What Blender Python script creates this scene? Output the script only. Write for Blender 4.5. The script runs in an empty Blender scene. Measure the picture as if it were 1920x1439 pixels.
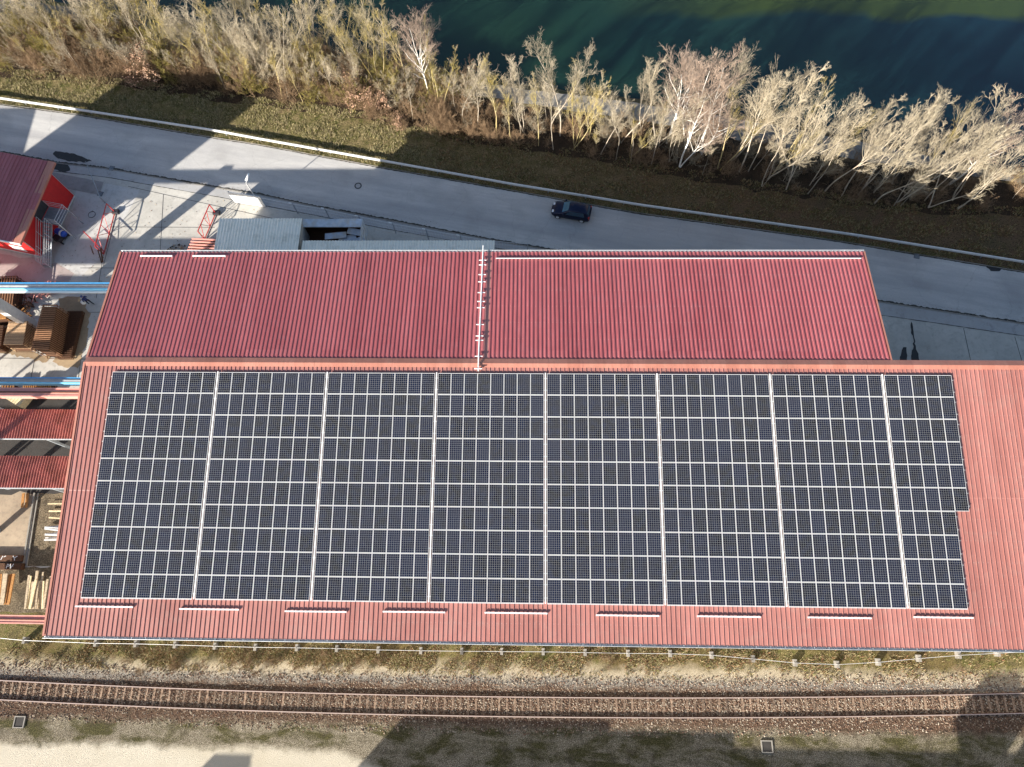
import bpy, bmesh, math, random
import numpy as np
from mathutils import Matrix, Vector
R = math.radians
S = bpy.context.scene
COL = S.collection
random.seed(7); RNG = np.random.default_rng(7)

# ---------------------------------------------------------------- camera, sky, sun, exposure
F = 1320.0
YAW, TILT, ROLL = 0.0803547, 0.3348269, -0.0712785
CX, CY, CZ = 32.2095, -18.2497, 64.7486
RM = (Matrix.Rotation(YAW, 3, 'Z') @ Matrix.Rotation(TILT, 3, 'X') @ Matrix.Rotation(ROLL, 3, 'Z'))
cd = bpy.data.cameras.new('camera'); cam = bpy.data.objects.new('camera', cd); COL.objects.link(cam)
cam.matrix_world = Matrix.Translation((CX, CY, CZ)) @ RM.to_4x4()
cd.sensor_fit = 'HORIZONTAL'; cd.sensor_width = 36; cd.lens = F / 1920 * 36
cd.clip_start = 0.5; cd.clip_end = 2000
S.camera = cam
SUN_AZ, SUN_EL = 47.0, 22.8           # heading of the shadows (from +X towards +Y), elevation
w = bpy.data.worlds.new('World'); S.world = w; w.use_nodes = True
nt = w.node_tree; bg = nt.nodes['Background']
sky = nt.nodes.new('ShaderNodeTexSky'); sky.sky_type = 'NISHITA'; sky.sun_disc = False
sky.sun_elevation = R(SUN_EL); sky.sun_rotation = R(90 - (SUN_AZ + 180)) ; sky.air_density = 1.0; sky.dust_density = 1.0
nt.links.new(sky.outputs[0], bg.inputs[0]); bg.inputs[1].default_value = 0.074
sd = bpy.data.lights.new('sun', 'SUN'); sun = bpy.data.objects.new('sun', sd); COL.objects.link(sun)
sd.energy = 4.6; sd.angle = R(0.5); sd.color = (1, 0.93, 0.82)
d_ = Vector((math.cos(R(SUN_AZ)) * math.cos(R(SUN_EL)), math.sin(R(SUN_AZ)) * math.cos(R(SUN_EL)), -math.sin(R(SUN_EL))))
sun.rotation_euler = d_.to_track_quat('-Z', 'Y').to_euler()
S.view_settings.view_transform = 'Standard'; S.view_settings.look = 'None'
S.view_settings.exposure = 1.42; S.view_settings.gamma = 1
S.cycles.max_bounces = 6; S.cycles.transparent_max_bounces = 4

def at(u, v, z=0.0):
    """point at height z seen at pixel (u, v) of the 1920x1439 photograph"""
    d = RM @ Vector(((u - 959.5) / F, -(v - 719.5) / F, -1))
    t = (z - CZ) / d.z
    return Vector((CX + t * d.x, CY + t * d.y, z))
def at2(u, v, z=0.0):
    p = at(u, v, z); return (p.x, p.y)

# ---------------------------------------------------------------- materials
def srgb(r, g, b):
    f = lambda c: (c / 255 / 12.92) if c / 255 <= 0.04045 else ((c / 255 + 0.055) / 1.055) ** 2.4
    return (f(r), f(g), f(b), 1)
def newmat(name, rough=0.7, metal=0.0, spec=0.5):
    m = bpy.data.materials.new(name); m.use_nodes = True
    b = m.node_tree.nodes['Principled BSDF']
    b.inputs['Roughness'].default_value = rough; b.inputs['Metallic'].default_value = metal
    b.inputs['Specular IOR Level'].default_value = spec
    return m, m.node_tree, b
def N(t, kind, **kw):
    n = t.nodes.new(kind)
    for k, v in kw.items():
        if isinstance(k, str) and hasattr(n, k): setattr(n, k, v)
        else: n.inputs[k.replace('_', ' ')].default_value = v
    return n
def noise(t, co, scale, detail=4, rough=0.55, dist=0.0, stretch=None):
    n = t.nodes.new('ShaderNodeTexNoise'); n.inputs['Scale'].default_value = scale
    n.inputs['Detail'].default_value = detail; n.inputs['Roughness'].default_value = rough; n.inputs['Distortion'].default_value = dist
    if stretch:
        mp = t.nodes.new('ShaderNodeMapping'); mp.vector_type = 'TEXTURE'; mp.inputs['Scale'].default_value = tuple(1 / k for k in stretch[:3])
        if len(stretch) > 3: mp.inputs['Rotation'].default_value = (0, 0, stretch[3])
        t.links.new(co, mp.inputs[0]); co = mp.outputs[0]
    t.links.new(co, n.inputs[0]); return n.outputs[0]
def ramp(t, fac, stops, interp='LINEAR'):
    n = t.nodes.new('ShaderNodeValToRGB'); cr = n.color_ramp; cr.interpolation = interp
    while len(cr.elements) < len(stops): cr.elements.new(0.5)
    for e, (p, c) in zip(cr.elements, stops): e.position = p; e.color = c if len(c) == 4 else (*c, 1)
    t.links.new(fac, n.inputs[0]); return n.outputs[0]
def mixc(t, fac, a, b, mode='MIX'):
    n = t.nodes.new('ShaderNodeMix'); n.data_type = 'RGBA'; n.blend_type = mode
    for inp, v in ((n.inputs[0], fac), (n.inputs[6], a), (n.inputs[7], b)):
        if isinstance(v, (int, float)): inp.default_value = v
        elif isinstance(v, tuple): inp.default_value = v
        else: t.links.new(v, inp)
    return n.outputs[2]
def math_(t, op, a, b=None, c=None):
    n = t.nodes.new('ShaderNodeMath'); n.operation = op
    for i, v in enumerate((a, b, c)):
        if v is None: continue
        if isinstance(v, (int, float)): n.inputs[i].default_value = v
        else: t.links.new(v, n.inputs[i])
    return n.outputs[0]
def bump(t, b, h, strength=0.5, dist=0.05):
    n = t.nodes.new('ShaderNodeBump'); n.inputs['Strength'].default_value = strength; n.inputs['Distance'].default_value = dist
    t.links.new(h, n.inputs['Height']); t.links.new(n.outputs[0], b.inputs['Normal'])
def coords(t, kind='Object'):
    return t.nodes.new('ShaderNodeTexCoord').outputs[kind]
def worldpos(t):
    return t.nodes.new('ShaderNodeNewGeometry').outputs['Position']

def plain(name, col, rough=0.6, metal=0.0, var=0.12, scale=3.0, spec=0.5, dirt=None, rnd=0):
    m, t, b = newmat(name, rough, metal, spec)
    f = noise(t, worldpos(t), scale, 5)
    lo = tuple(c * (1 - var) for c in col[:3]) + (1,); hi = tuple(min(1, c * (1 + var)) for c in col[:3]) + (1,)
    c = ramp(t, f, [(0.3, lo), (0.7, hi)])
    if dirt:
        g = noise(t, worldpos(t), 0.9, 6, 0.7)
        k = ramp(t, g, [(0.48, (0, 0, 0)), (0.68, (1, 1, 1))])
        c = mixc(t, k, c, dirt)
    if rnd:
        inf = t.nodes.new('ShaderNodeObjectInfo'); hs = t.nodes.new('ShaderNodeHueSaturation'); t.links.new(math_(t, 'MULTIPLY_ADD', inf.outputs['Random'], rnd, 1 - rnd / 2), hs.inputs['Value']); t.links.new(c, hs.inputs['Color']); c = hs.outputs[0]
    t.links.new(c, b.inputs['Base Color']); return m

M = {}
def roofmat(name, col, rough=0.42, dirt=0.25):
    m, t, b = newmat(name, rough, 0.0, 0.5); p = worldpos(t)
    f = noise(t, p, 0.3, 6, 0.65, stretch=(1.0, 0.3, 1)); f2 = noise(t, p, 5, 4, 0.7, stretch=(1, 0.06, 1)); f3 = noise(t, p, 1.1, 5, .7, .4)
    sep = t.nodes.new('ShaderNodeSeparateXYZ'); t.links.new(p, sep.inputs[0])
    wn = t.nodes.new('ShaderNodeTexWhiteNoise'); wn.noise_dimensions = '2D'; cb = t.nodes.new('ShaderNodeCombineXYZ')
    t.links.new(math_(t, 'FLOOR', math_(t, 'DIVIDE', sep.outputs[0], 1.0)), cb.inputs[0]); t.links.new(math_(t, 'FLOOR', math_(t, 'DIVIDE', math_(t, 'ADD', sep.outputs[1], 9.0), 11.0)), cb.inputs[1]); t.links.new(cb.outputs[0], wn.inputs[0])
    lo = tuple(c * (1 - dirt) for c in col[:3]) + (1,); fade = tuple(min(1, c * 1.12 + .035) for c in col[:3]) + (1,)
    c = mixc(t, ramp(t, f, [(0.35, (0, 0, 0)), (0.68, (1, 1, 1))]), lo, col)
    c = mixc(t, math_(t, 'MULTIPLY', wn.outputs[0], .5), c, fade)
    c = mixc(t, ramp(t, f2, [(0.45, (0, 0, 0)), (0.75, (.55, .55, .55))]), c, tuple(k * .62 for k in col[:3]) + (1,))
    c = mixc(t, ramp(t, f3, [(0.52, (0, 0, 0)), (0.75, (.35, .35, .35))]), c, (col[0] * .9, col[1] * 1.5, col[2] * 1.5, 1))
    # screw rows across the slope
    ys = math_(t, 'FRACT', math_(t, 'DIVIDE', sep.outputs[1], 1.5)); xs_ = math_(t, 'FRACT', math_(t, 'DIVIDE', math_(t, 'ADD', sep.outputs[0], .09), .3333))
    sc = math_(t, 'MULTIPLY', math_(t, 'LESS_THAN', ys, .018), math_(t, 'LESS_THAN', xs_, .08)); c = mixc(t, math_(t, 'MULTIPLY', sc, .6), c, (.6, .55, .5, 1))
    t.links.new(c, b.inputs['Base Color'])
    r = math_(t, 'MULTIPLY_ADD', f, 0.25, rough - 0.1); t.links.new(r, b.inputs['Roughness'])
    return m
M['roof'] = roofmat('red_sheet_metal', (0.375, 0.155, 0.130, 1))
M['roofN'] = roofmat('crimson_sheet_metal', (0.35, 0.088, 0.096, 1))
M['flash'] = roofmat('red_flashing', (0.42, 0.165, 0.115, 1), 0.5, 0.2)
M['redwall'] = plain('red_cladding', (0.50, 0.012, 0.012, 1), 0.5, var=0.1)
M['wallgrey'] = plain('hall_wall', (0.42, 0.40, 0.37, 1), 0.8, var=0.15)
M['white'] = plain('white_metal', (0.74, 0.74, 0.73, 1), 0.4, var=0.04)
M['alu'] = plain('aluminium', (0.62, 0.62, 0.62, 1), 0.45, 0.1, var=0.05)
M['steel'] = plain('galvanised_steel', (0.27, 0.30, 0.33, 1), 0.45, 0.3, var=0.15)
M['dark'] = plain('dark_iron', (0.03, 0.03, 0.035, 1), 0.6, var=0.3)
M['gutter'] = plain('gutter_zinc', (0.50, 0.52, 0.54, 1), 0.5, 0.2, var=0.15)
M['galv'] = plain('barrier_zinc', (0.60, 0.60, 0.58, 1), .6, .0, var=.1)
M['blue'] = plain('blue_paint', (0.07, 0.36, 0.72, 1), 0.4, var=0.08)
M['pinkred'] = plain('faded_red_paint', (0.72, 0.32, 0.26, 1), 0.5, var=0.1)
M['girderweb'] = plain('girder_web', (0.50, 0.46, 0.44, 1), 0.6, var=0.1)
M['concrete_col'] = plain('concrete_column', (0.52, 0.51, 0.50, 1), 0.8, var=0.1)
M['redpaint'] = plain('red_steel', (0.42, 0.03, 0.03, 1), 0.5, var=0.25)
M['rust'] = plain('rusty_steel', (0.085, 0.035, 0.014, 1), 0.85, var=0.5, scale=12)
M['rust_light'] = plain('ochre_rust', (0.42, 0.20, 0.06, 1), 0.85, var=0.35, scale=9)
M['rust_slat'] = plain('rusty_bar', (0.30, 0.15, 0.075, 1), 0.8, var=0.4, scale=15)
M['slat_sunlit'] = plain('sunlit_rusty_bar', (0.58, 0.38, 0.22, 1), 0.8, var=0.3, scale=15)  # rusty bars lightened to paint sunlight on the slats
M['wood'] = plain('weathered_board', (0.46, 0.36, 0.24, 1), 0.85, var=0.4, scale=6)
M['wood2'] = plain('fresh_timber', (0.66, 0.54, 0.33, 1), 0.8, var=0.25, scale=6)
M['fibre'] = plain('corrugated_fibre_cement', (0.92, 0.88, 0.76, 1), 0.85, var=0.06, scale=0.9, dirt=(0.68, 0.65, 0.54, 1))
M['canopy'] = plain('rusty_red_corrugated', (0.36, 0.11, 0.085, 1), 0.6, var=0.3, scale=1.2, dirt=(0.24, 0.065, 0.04, 1))
M['navy'] = plain('navy_car_paint', (0.004, 0.008, 0.032, 1), 0.18, 0.3, var=0.05)
M['glass'] = plain('car_glass', (0.03, 0.06, 0.09, 1), 0.05, var=0.02)
M['glass_lit'] = plain('windscreen_glass', (0.06, 0.16, 0.24, 1), 0.06, 0.3, var=0.02)
M['rubber'] = plain('tyre_rubber', (0.02, 0.02, 0.02, 1), 0.8)
M['lampred'] = plain('tail_lamp', (0.45, 0.02, 0.01, 1), 0.3)
M['skin'] = plain('skin', (0.55, 0.33, 0.24, 1), 0.6)
M['denim'] = plain('dark_trousers', (0.015, 0.018, 0.03, 1), 0.9)
M['jacket'] = plain('work_jacket', (0.03, 0.05, 0.16, 1), 0.9)
M['machineblue'] = plain('machine_blue', (0.01, 0.07, 0.42, 1), 0.4)
M['lightblue'] = plain('chalky_blue_paint', (0.45, 0.50, 0.56, 1), 0.7, var=0.25, scale=1.5, dirt=(0.52, 0.46, 0.38, 1))
M['conc_block'] = plain('concrete_block', (0.26, 0.24, 0.21, 1), 0.9, var=0.15)
M['sleeper'] = plain('sleeper_timber', (0.21, 0.145, 0.10, 1), 0.9, var=0.4, scale=7, rnd=.8)
M['railside'] = plain('rusty_rail', (0.10, 0.045, 0.03, 1), 0.8, var=0.2)
M['railtop'] = plain('polished_rail', (0.48, 0.38, 0.33, 1), 0.4, 0.3, var=0.08)
M['puddle'] = plain('damp_patch', (0.013, 0.013, 0.015, 1), 0.6, var=0.3)

# ---------------------------------------------------------------- object helpers
def tag(o, label=None, cat=None, group=None, kind=None):
    for k, v in (('label', label), ('category', cat), ('group', group), ('kind', kind)):
        if v: o[k] = v
    return o
def empty(name, loc=(0, 0, 0), rz=0.0):
    o = bpy.data.objects.new(name, None); COL.objects.link(o); o.location = loc; o.rotation_euler = (0, 0, rz)
    o.empty_display_size = 0.3; return o
class MB:
    """collects shapes and links them as one mesh object"""
    def __init__(s): s.v = []; s.f = []; s.mi = []
    def add(s, vs, fs, mi=0):
        o = len(s.v); s.v += [tuple(v) for v in vs]; s.f += [tuple(i + o for i in f) for f in fs]; s.mi += [mi] * len(fs)
    def box(s, a, b, mi=0, rz=0.0, org=(0, 0, 0)):
        x0, y0, z0 = a; x1, y1, z1 = b; c, sn = math.cos(rz), math.sin(rz)
        P = [(x, y, z) for z in (z0, z1) for y in (y0, y1) for x in (x0, x1)]
        P = [(org[0] + x * c - y * sn, org[1] + x * sn + y * c, org[2] + z) for x, y, z in P]
        s.add(P, [(0, 2, 3, 1), (4, 5, 7, 6), (0, 1, 5, 4), (2, 6, 7, 3), (0, 4, 6, 2), (1, 3, 7, 5)], mi); return s
    def bar(s, p, q, r=0.03, n=6, r2=None, mi=0, up=(0, 0, 1), flat=None):
        p = Vector(p); q = Vector(q); d = (q - p)
        if d.length < 1e-6: return s
        d.normalize(); u = Vector(up)
        if abs(d.dot(u)) > 0.95: u = Vector((1, 0, 0))
        a = d.cross(u).normalized(); b = a.cross(d).normalized(); r2 = r if r2 is None else r2
        vs = []
        for c, rr in ((p, r), (q, r2)):
            for i in range(n):
                t = 2 * math.pi * (i + 0.5) / n
                k = flat if flat else 1
                vs.append(c + a * rr * math.cos(t) + b * rr * k * math.sin(t))
        fs = [(i, (i + 1) % n, n + (i + 1) % n, n + i) for i in range(n)] + [tuple(range(n))[::-1], tuple(range(n, 2 * n))]
        s.add(vs, fs, mi); return s
    def path(s, pts, r=0.03, n=6, mi=0):
        for p, q in zip(pts[:-1], pts[1:]): s.bar(p, q, r, n, mi=mi)
        return s
    def prism(s, poly, z0, z1, mi=0):
        n = len(poly)
        vs = [(x, y, z0) for x, y in poly] + [(x, y, z1) for x, y in poly]
        s.add(vs, [(i, (i + 1) % n, n + (i + 1) % n, n + i) for i in range(n)] + [tuple(range(n))[::-1], tuple(range(n, 2 * n))], mi); return s
    def lathe(s, prof, org=(0, 0, 0), n=20, axis='z', mi=0):
        vs = []
        for r, h in prof:
            for i in range(n):
                t = 2 * math.pi * i / n; x, y = r * math.cos(t), r * math.sin(t)
                p = (x, y, h) if axis == 'z' else ((x, h, y) if axis == 'y' else (h, x, y))
                vs.append((org[0] + p[0], org[1] + p[1], org[2] + p[2]))
        m = len(prof)
        s.add(vs, [(j * n + i, j * n + (i + 1) % n, (j + 1) * n + (i + 1) % n, (j + 1) * n + i) for j in range(m - 1) for i in range(n)], mi); return s
    def build(s, name, mats, parent=None, bevel=0, smooth=False, loc=None):
        me = bpy.data.meshes.new(name); me.from_pydata(s.v, [], s.f)
        mats = mats if isinstance(mats, (list, tuple)) else [mats]
        for m in mats: me.materials.append(m)
        if len(mats) > 1: me.polygons.foreach_set('material_index', s.mi)
        bm = bmesh.new(); bm.from_mesh(me); bmesh.ops.recalc_face_normals(bm, faces=bm.faces); bm.to_mesh(me); bm.free()
        if smooth: me.polygons.foreach_set('use_smooth', [True] * len(me.polygons))
        o = bpy.data.objects.new(name, me); COL.objects.link(o)
        if loc is not None: o.location = loc
        if parent: o.parent = parent
        if bevel:
            b = o.modifiers.new('bevel', 'BEVEL'); b.width = bevel; b.segments = 2; b.limit_method = 'ANGLE'
        return o
def children(o): return [c for c in bpy.data.objects if c.parent == o]
def copy_tree(o, parent=None, kids=None):
    c = o.copy(); COL.objects.link(c)
    if parent: c.parent = parent
    for ch in (kids if kids is not None else children(o)): copy_tree(ch, c)
    return c
def sheet(name, poly, z, mat, kind='structure', parent=None, step=None, jag=0.0):
    """flat polygon sheet; its outline may be subdivided and made uneven"""
    pts = []
    n = len(poly)
    for i in range(n):
        a = poly[i]; b = poly[(i + 1) % n]; L = math.hypot(b[0] - a[0], b[1] - a[1])
        k = max(1, int(L / step)) if step else 1
        for j in range(k):
            t = j / k; x = a[0] + (b[0] - a[0]) * t; y = a[1] + (b[1] - a[1]) * t
            if jag: x += random.uniform(-jag, jag); y += random.uniform(-jag, jag)
            pts.append((x, y))
    me = bpy.data.meshes.new(name); bm = bmesh.new()
    f = bm.faces.new([bm.verts.new((x, y, z)) for x, y in pts])
    if f.normal.z < 0: f.normal_flip()
    bmesh.ops.triangulate(bm, faces=bm.faces); bm.normal_update()
    for f in bm.faces:
        if f.normal.z < 0: f.normal_flip()
    bm.to_mesh(me); bm.free(); me.materials.append(mat)
    o = bpy.data.objects.new(name, me); COL.objects.link(o)
    if kind: o['kind'] = kind
    if parent: o.parent = parent
    return o
def lerp(pts, x):
    """y of a polyline given as (x, y) pairs, extrapolated at its ends"""
    if x <= pts[0][0]: a, b = pts[0], pts[1]
    elif x >= pts[-1][0]: a, b = pts[-2], pts[-1]
    else:
        for a, b in zip(pts[:-1], pts[1:]):
            if a[0] <= x <= b[0]: break
    return a[1] + (b[1] - a[1]) * (x - a[0]) / (b[0] - a[0])

# ---------------------------------------------------------------- lines of the site (world metres, from the photograph)
ROAD_N = [at2(*p) for p in [(0, 197), (137, 215), (400, 260), (480, 272), (705, 314), (960, 359), (1097, 384), (1200, 402), (1560, 452), (1920, 512)]]
ROAD_S = [at2(*p) for p in [(0, 285), (104, 305), (208, 317), (292, 332), (396, 350), (473, 362), (590, 387), (736, 414), (911, 448), (1064, 474)]] + [at2(1643, 564.5), at2(1920, 607)]
WALK_S = [(x, y - 1.15) for x, y in ROAD_S[:5]] + [(ROAD_S[7][0], ROAD_S[7][1] - 1.15), at2(1649.6, 591), at2(1920, 630.7)]
BANK = [at2(*p, -1.3) for p in [(640, 107), (775, 130), (960, 160), (1172, 185), (1440, 228), (1760, 292), (1920, 330)]]
BANK = [(-80, BANK[0][1] + 18), (-20, BANK[0][1] + 7.5)] + BANK
PATH_S = [at2(*p) for p in [(0, 75), (300, 100), (680, 150), (960, 190), (1260, 237), (1500, 285), (1850, 335)]]
FRONT = [at2(*p) for p in [(0, 140), (240, 160), (480, 195), (650, 215), (920, 272), (1100, 295), (1400, 350), (1700, 395), (1900, 400)]]

# ---------------------------------------------------------------- ground
def grass_ground():
    m, t, b = newmat('grassy_ground', 0.95, spec=0.2); p = worldpos(t)
    big = noise(t, p, 0.16, 5, 0.6); mid = noise(t, p, 1.1, 6, 0.65); fine = noise(t, p, 7, 5, 0.75); speck = noise(t, p, 22, 3, 0.7)
    straw = (0.31, 0.24, 0.12, 1); green = (0.11, 0.11, 0.03, 1); brown = (0.125, 0.085, 0.05, 1); dark = (0.02, 0.016, 0.01, 1)
    c = mixc(t, ramp(t, mid, [(0.35, (0, 0, 0)), (0.62, (1, 1, 1))]), straw, green)
    # redder and browner towards the east, greener right beside the road
    sep = t.nodes.new('ShaderNodeSeparateXYZ'); t.links.new(p, sep.inputs[0])
    east = ramp(t, math_(t, 'MULTIPLY_ADD', sep.outputs[0], 1 / 60, -0.15), [(0.0, (0, 0, 0)), (0.8, (1, 1, 1))])
    bm_ = mixc(t, ramp(t, big, [(0.4, (0, 0, 0)), (0.6, (1, 1, 1))]), brown, (0.18, 0.10, 0.06, 1))
    k = math_(t, 'MULTIPLY', east, ramp(t, mid, [(0.3, (1, 1, 1)), (0.7, (0.55, 0.55, 0.55))]))
    c = mixc(t, k, c, bm_)
    c = mixc(t, ramp(t, fine, [(0.38, (1, 1, 1)), (0.52, (0, 0, 0))]), c, dark)
    c = mixc(t, ramp(t, speck, [(0.62, (0, 0, 0)), (0.72, (0.8, 0.8, 0.8))]), c, (0.42, 0.34, 0.2, 1))
    t.links.new(c, b.inputs['Base Color'])
    bump(t, b, math_(t, 'ADD', fine, speck), 1.0, 0.12); return m
M['grass'] = grass_ground()
GR = (-140, -140, 260, 240)
def ground_z(x, y):
    e = y - lerp(BANK, x)
    return 0.0 if e < -1.6 else (-2.6 if e > 3 else -(e + 1.6) * 0.72)
xs = sorted(set(list(np.linspace(-140, -45, 12)) + list(np.linspace(-45, 115, 161)) + list(np.linspace(115, 260, 16))))
ts = [-1.0, -0.6, -0.3, -0.12] + list(np.linspace(0, 1, 30)) + [1.4, 2.4]
vs = []; fs = []
for x in xs:
    e = lerp(BANK, x)
    for k, tt in enumerate(ts):
        if tt < 0: y = -22 + (tt + 0.12) / 0.88 * 118
        elif tt <= 1: y = (-22 + (e - 3 + 22) * tt / 0.5) if tt < 0.5 else (e - 3 + (tt - 0.5) / 0.5 * 8)
        else: y = e + 5 + (tt - 1) * 140
        z = ground_z(x, y)
        if -1.3 < y - e < 5: z += RNG.normal() * 0.04
        vs.append((x, y, z))
nty = len(ts)
for i in range(len(xs) - 1):
    for j in range(nty - 1): fs.append((i * nty + j, (i + 1) * nty + j, (i + 1) * nty + j + 1, i * nty + j + 1))
g = MB(); g.add(vs, fs); gr = g.build('ground', M['grass'], smooth=True); gr['kind'] = 'structure'

# river
def watermat():
    m, t, b = newmat('river_water', 0.12, spec=0.5); p = worldpos(t)
    f = noise(t, p, 0.05, 4, 0.5, 0.4); f2 = noise(t, p, 0.10, 3, 0.5, 0.2, stretch=(1, .45, 1, -.8))
    sep = t.nodes.new('ShaderNodeSeparateXYZ'); t.links.new(p, sep.inputs[0])
    c = mixc(t, ramp(t, f, [(0.35, (0, 0, 0)), (0.65, (1, 1, 1))]), (0.005, 0.022, 0.016, 1), (0.010, 0.034, 0.018, 1))
    e = ramp(t, math_(t, 'MULTIPLY_ADD', sep.outputs[0], 1 / 50, -0.7), [(0, (0, 0, 0)), (1, (1, 1, 1))])
    c = mixc(t, e, c, (0.004, 0.017, 0.027, 1))  # bluish east paints the sky's reflection into the water colour
    y2 = math_(t, 'ADD', math_(t, 'MULTIPLY_ADD', sep.outputs[1], 0.2, -10.2), math_(t, 'MULTIPLY', f2, 1.6))
    sunlit = math_(t, 'MULTIPLY', ramp(t, y2, [(0.75, (0, 0, 0)), (1.0, (0.8, 0.8, 0.8))]), ramp(t, e, [(0.1, (0, 0, 0)), (0.5, (1, 1, 1))]))  # mask for the olive of sunlit water, painted into the colour
    c = mixc(t, sunlit, c, (0.035, 0.055, 0.006, 1))
    t.links.new(c, b.inputs['Base Color'])
    b.inputs['Subsurface Weight'].default_value = 1.0; b.inputs['Subsurface Radius'].default_value = (1, 1, 1); b.inputs['Subsurface Scale'].default_value = 9.0
    bump(t, b, noise(t, p, 3.5, 4, 0.6, 0.3), 0.13, 0.05); return m
M['water'] = watermat()
wp = [(x, lerp(BANK, x) - 1.5) for x in (-140, -80, -20)] + [(x, y - 1.5) for x, y in BANK[2:]] + [(120, lerp(BANK, 120) - 1.5), (260, lerp(BANK, 260)), (260, 240), (-140, 240)]
sheet('water', wp, -1.3, M['water'])

# path along the river
def gravelmat(name, a, b_, c_, scale=14, bstr=0.5):
    m, t, b = newmat(name, 0.95, spec=0.2); p = worldpos(t)
    f = noise(t, p, scale, 4, 0.8); g2 = noise(t, p, 0.8, 5, 0.6)
    c = ramp(t, f, [(0.36, a), (0.5, b_), (0.66, c_)])
    c = mixc(t, ramp(t, g2, [(0.42, (0, 0, 0)), (0.65, (0.7, 0.7, 0.7))]), c, a)
    t.links.new(c, b.inputs['Base Color']); bump(t, b, f, bstr, 0.06); return m
M['path'] = gravelmat('grey_gravel_path', (0.12, 0.11, 0.095, 1), (0.24, 0.225, 0.20, 1), (0.36, 0.34, 0.31, 1))
px_ = np.linspace(-60, 120, 60)
sheet('path', [(x, lerp(PATH_S, x)) for x in px_] + [(x, max(lerp(BANK, x) - 1.55, lerp(PATH_S, x) + .5)) for x in px_[::-1]], 0.012, M['path'], step=1.0, jag=0.12)

# asphalt road
def roadmat():
    m, t, b = newmat('worn_asphalt', 0.85, spec=0.3); p = worldpos(t); A = -0.195
    f = noise(t, p, 0.45, 5, 0.6, 0.15, stretch=(0.07, 1.0, 1, A)); g2 = noise(t, p, 1.3, 6, 0.7, 0.2, stretch=(0.16, 1, 1, A)); h = noise(t, p, 18, 3, 0.7); q = noise(t, p, 0.22, 5, .6, .3)
    c = ramp(t, f, [(0.32, (0.37, 0.362, 0.355)), (0.48, (0.45, 0.44, 0.425)), (0.7, (0.59, 0.575, 0.54))])
    c = mixc(t, ramp(t, g2, [(0.42, (0, 0, 0)), (0.7, (.5, .5, .5))]), c, (0.33, 0.325, 0.33, 1))
    c = mixc(t, ramp(t, q, [(0.5, (0, 0, 0)), (0.66, (.35, .35, .35))]), c, (0.27, 0.26, 0.25, 1))
    c = mixc(t, ramp(t, h, [(0.3, (0.35, 0.35, 0.35)), (0.55, (0, 0, 0))]), c, (0.22, 0.215, 0.215, 1))
    v = t.nodes.new('ShaderNodeTexVoronoi'); v.feature = 'DISTANCE_TO_EDGE'; v.inputs['Scale'].default_value = .17
    ad = t.nodes.new('ShaderNodeVectorMath'); ad.operation = 'ADD'; nz = t.nodes.new('ShaderNodeTexNoise'); nz.inputs['Scale'].default_value = .7; nz.inputs['Detail'].default_value = 5
    t.links.new(p, nz.inputs[0]); t.links.new(nz.outputs[1], ad.inputs[0]); t.links.new(p, ad.inputs[1]); t.links.new(ad.outputs[0], v.inputs[0])
    c = mixc(t, ramp(t, v.outputs['Distance'], [(0.0, (.22, .22, .22)), (0.005, (0, 0, 0))]), c, (0.14, 0.135, 0.13, 1))
    t.links.new(c, b.inputs['Base Color']); bump(t, b, h, 0.35, 0.02); return m
M['road'] = roadmat()
def band(lo, hi, xs_): return [(x, lerp(lo, x)) for x in xs_] + [(x, lerp(hi, x)) for x in xs_[::-1]]
rx = list(np.linspace(-110, 170, 113))
sheet('road', band(ROAD_S, ROAD_N, rx), 0.02, M['road'], step=0.6, jag=0.035)
# cracked kerb line, pavement and yards
def concmat(name, col, joint=None, stain=(0.30, 0.28, 0.25, 1), var=0.3, rz=0.0):
    m, t, b = newmat(name, 0.85, spec=0.3); p = worldpos(t)
    f = noise(t, p, 0.22, 6, 0.65); g2 = noise(t, p, 2.0, 6, 0.7, 0.3); h = noise(t, p, 25, 2, 0.6)
    c = mixc(t, ramp(t, f, [(0.34, (0, 0, 0)), (0.66, (1, 1, 1))]), tuple(k * (1 - var) for k in col[:3]) + (1,), col)
    c = mixc(t, ramp(t, g2, [(0.5, (0, 0, 0)), (0.72, (0.55, 0.55, 0.55))]), c, stain)
    c = mixc(t, math_(t, 'MULTIPLY', h, 0.22), c, (0.22, 0.21, 0.2, 1))
    k = noise(t, p, 0.7, 7, 0.72, 1.2)
    c = mixc(t, ramp(t, k, [(0.56, (0, 0, 0)), (0.70, (0.6, 0.6, 0.6))]), c, tuple(q * .42 for q in col[:3]) + (1,))
    c = mixc(t, ramp(t, noise(t, p, 3.5, 4, .8), [(0.66, (0, 0, 0)), (0.72, (0.55, 0.55, 0.55))]), c, tuple(q * .3 for q in col[:3]) + (1,))
    t.links.new(c, b.inputs['Base Color']); bump(t, b, g2, 0.15, 0.02); return m
M['yard'] = concmat('yard_concrete', (0.58, 0.555, 0.50, 1))
M['yard2'] = concmat('pale_concrete', (0.56, 0.55, 0.53, 1), var=0.12)
M['walk'] = concmat('pavement_slabs', (0.45, 0.445, 0.44, 1), var=0.2)
M['cobble'] = concmat('rough_paving', (0.38, 0.36, 0.35, 1), stain=(0.15, 0.14, 0.14, 1))
M['pinkyard'] = concmat('shade_pink_concrete', (0.44, 0.36, 0.34, 1), var=0.25)  # shade put in as a darker pinkish tone
yw = [(x, lerp(WALK_S, x)) for x in np.linspace(-70, 110, 73)]
sheet('yard', yw + [(110, -5), (60, -5), (-2, -14.8), (-70, -14.8)], 0.008, M['yard'])
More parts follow.
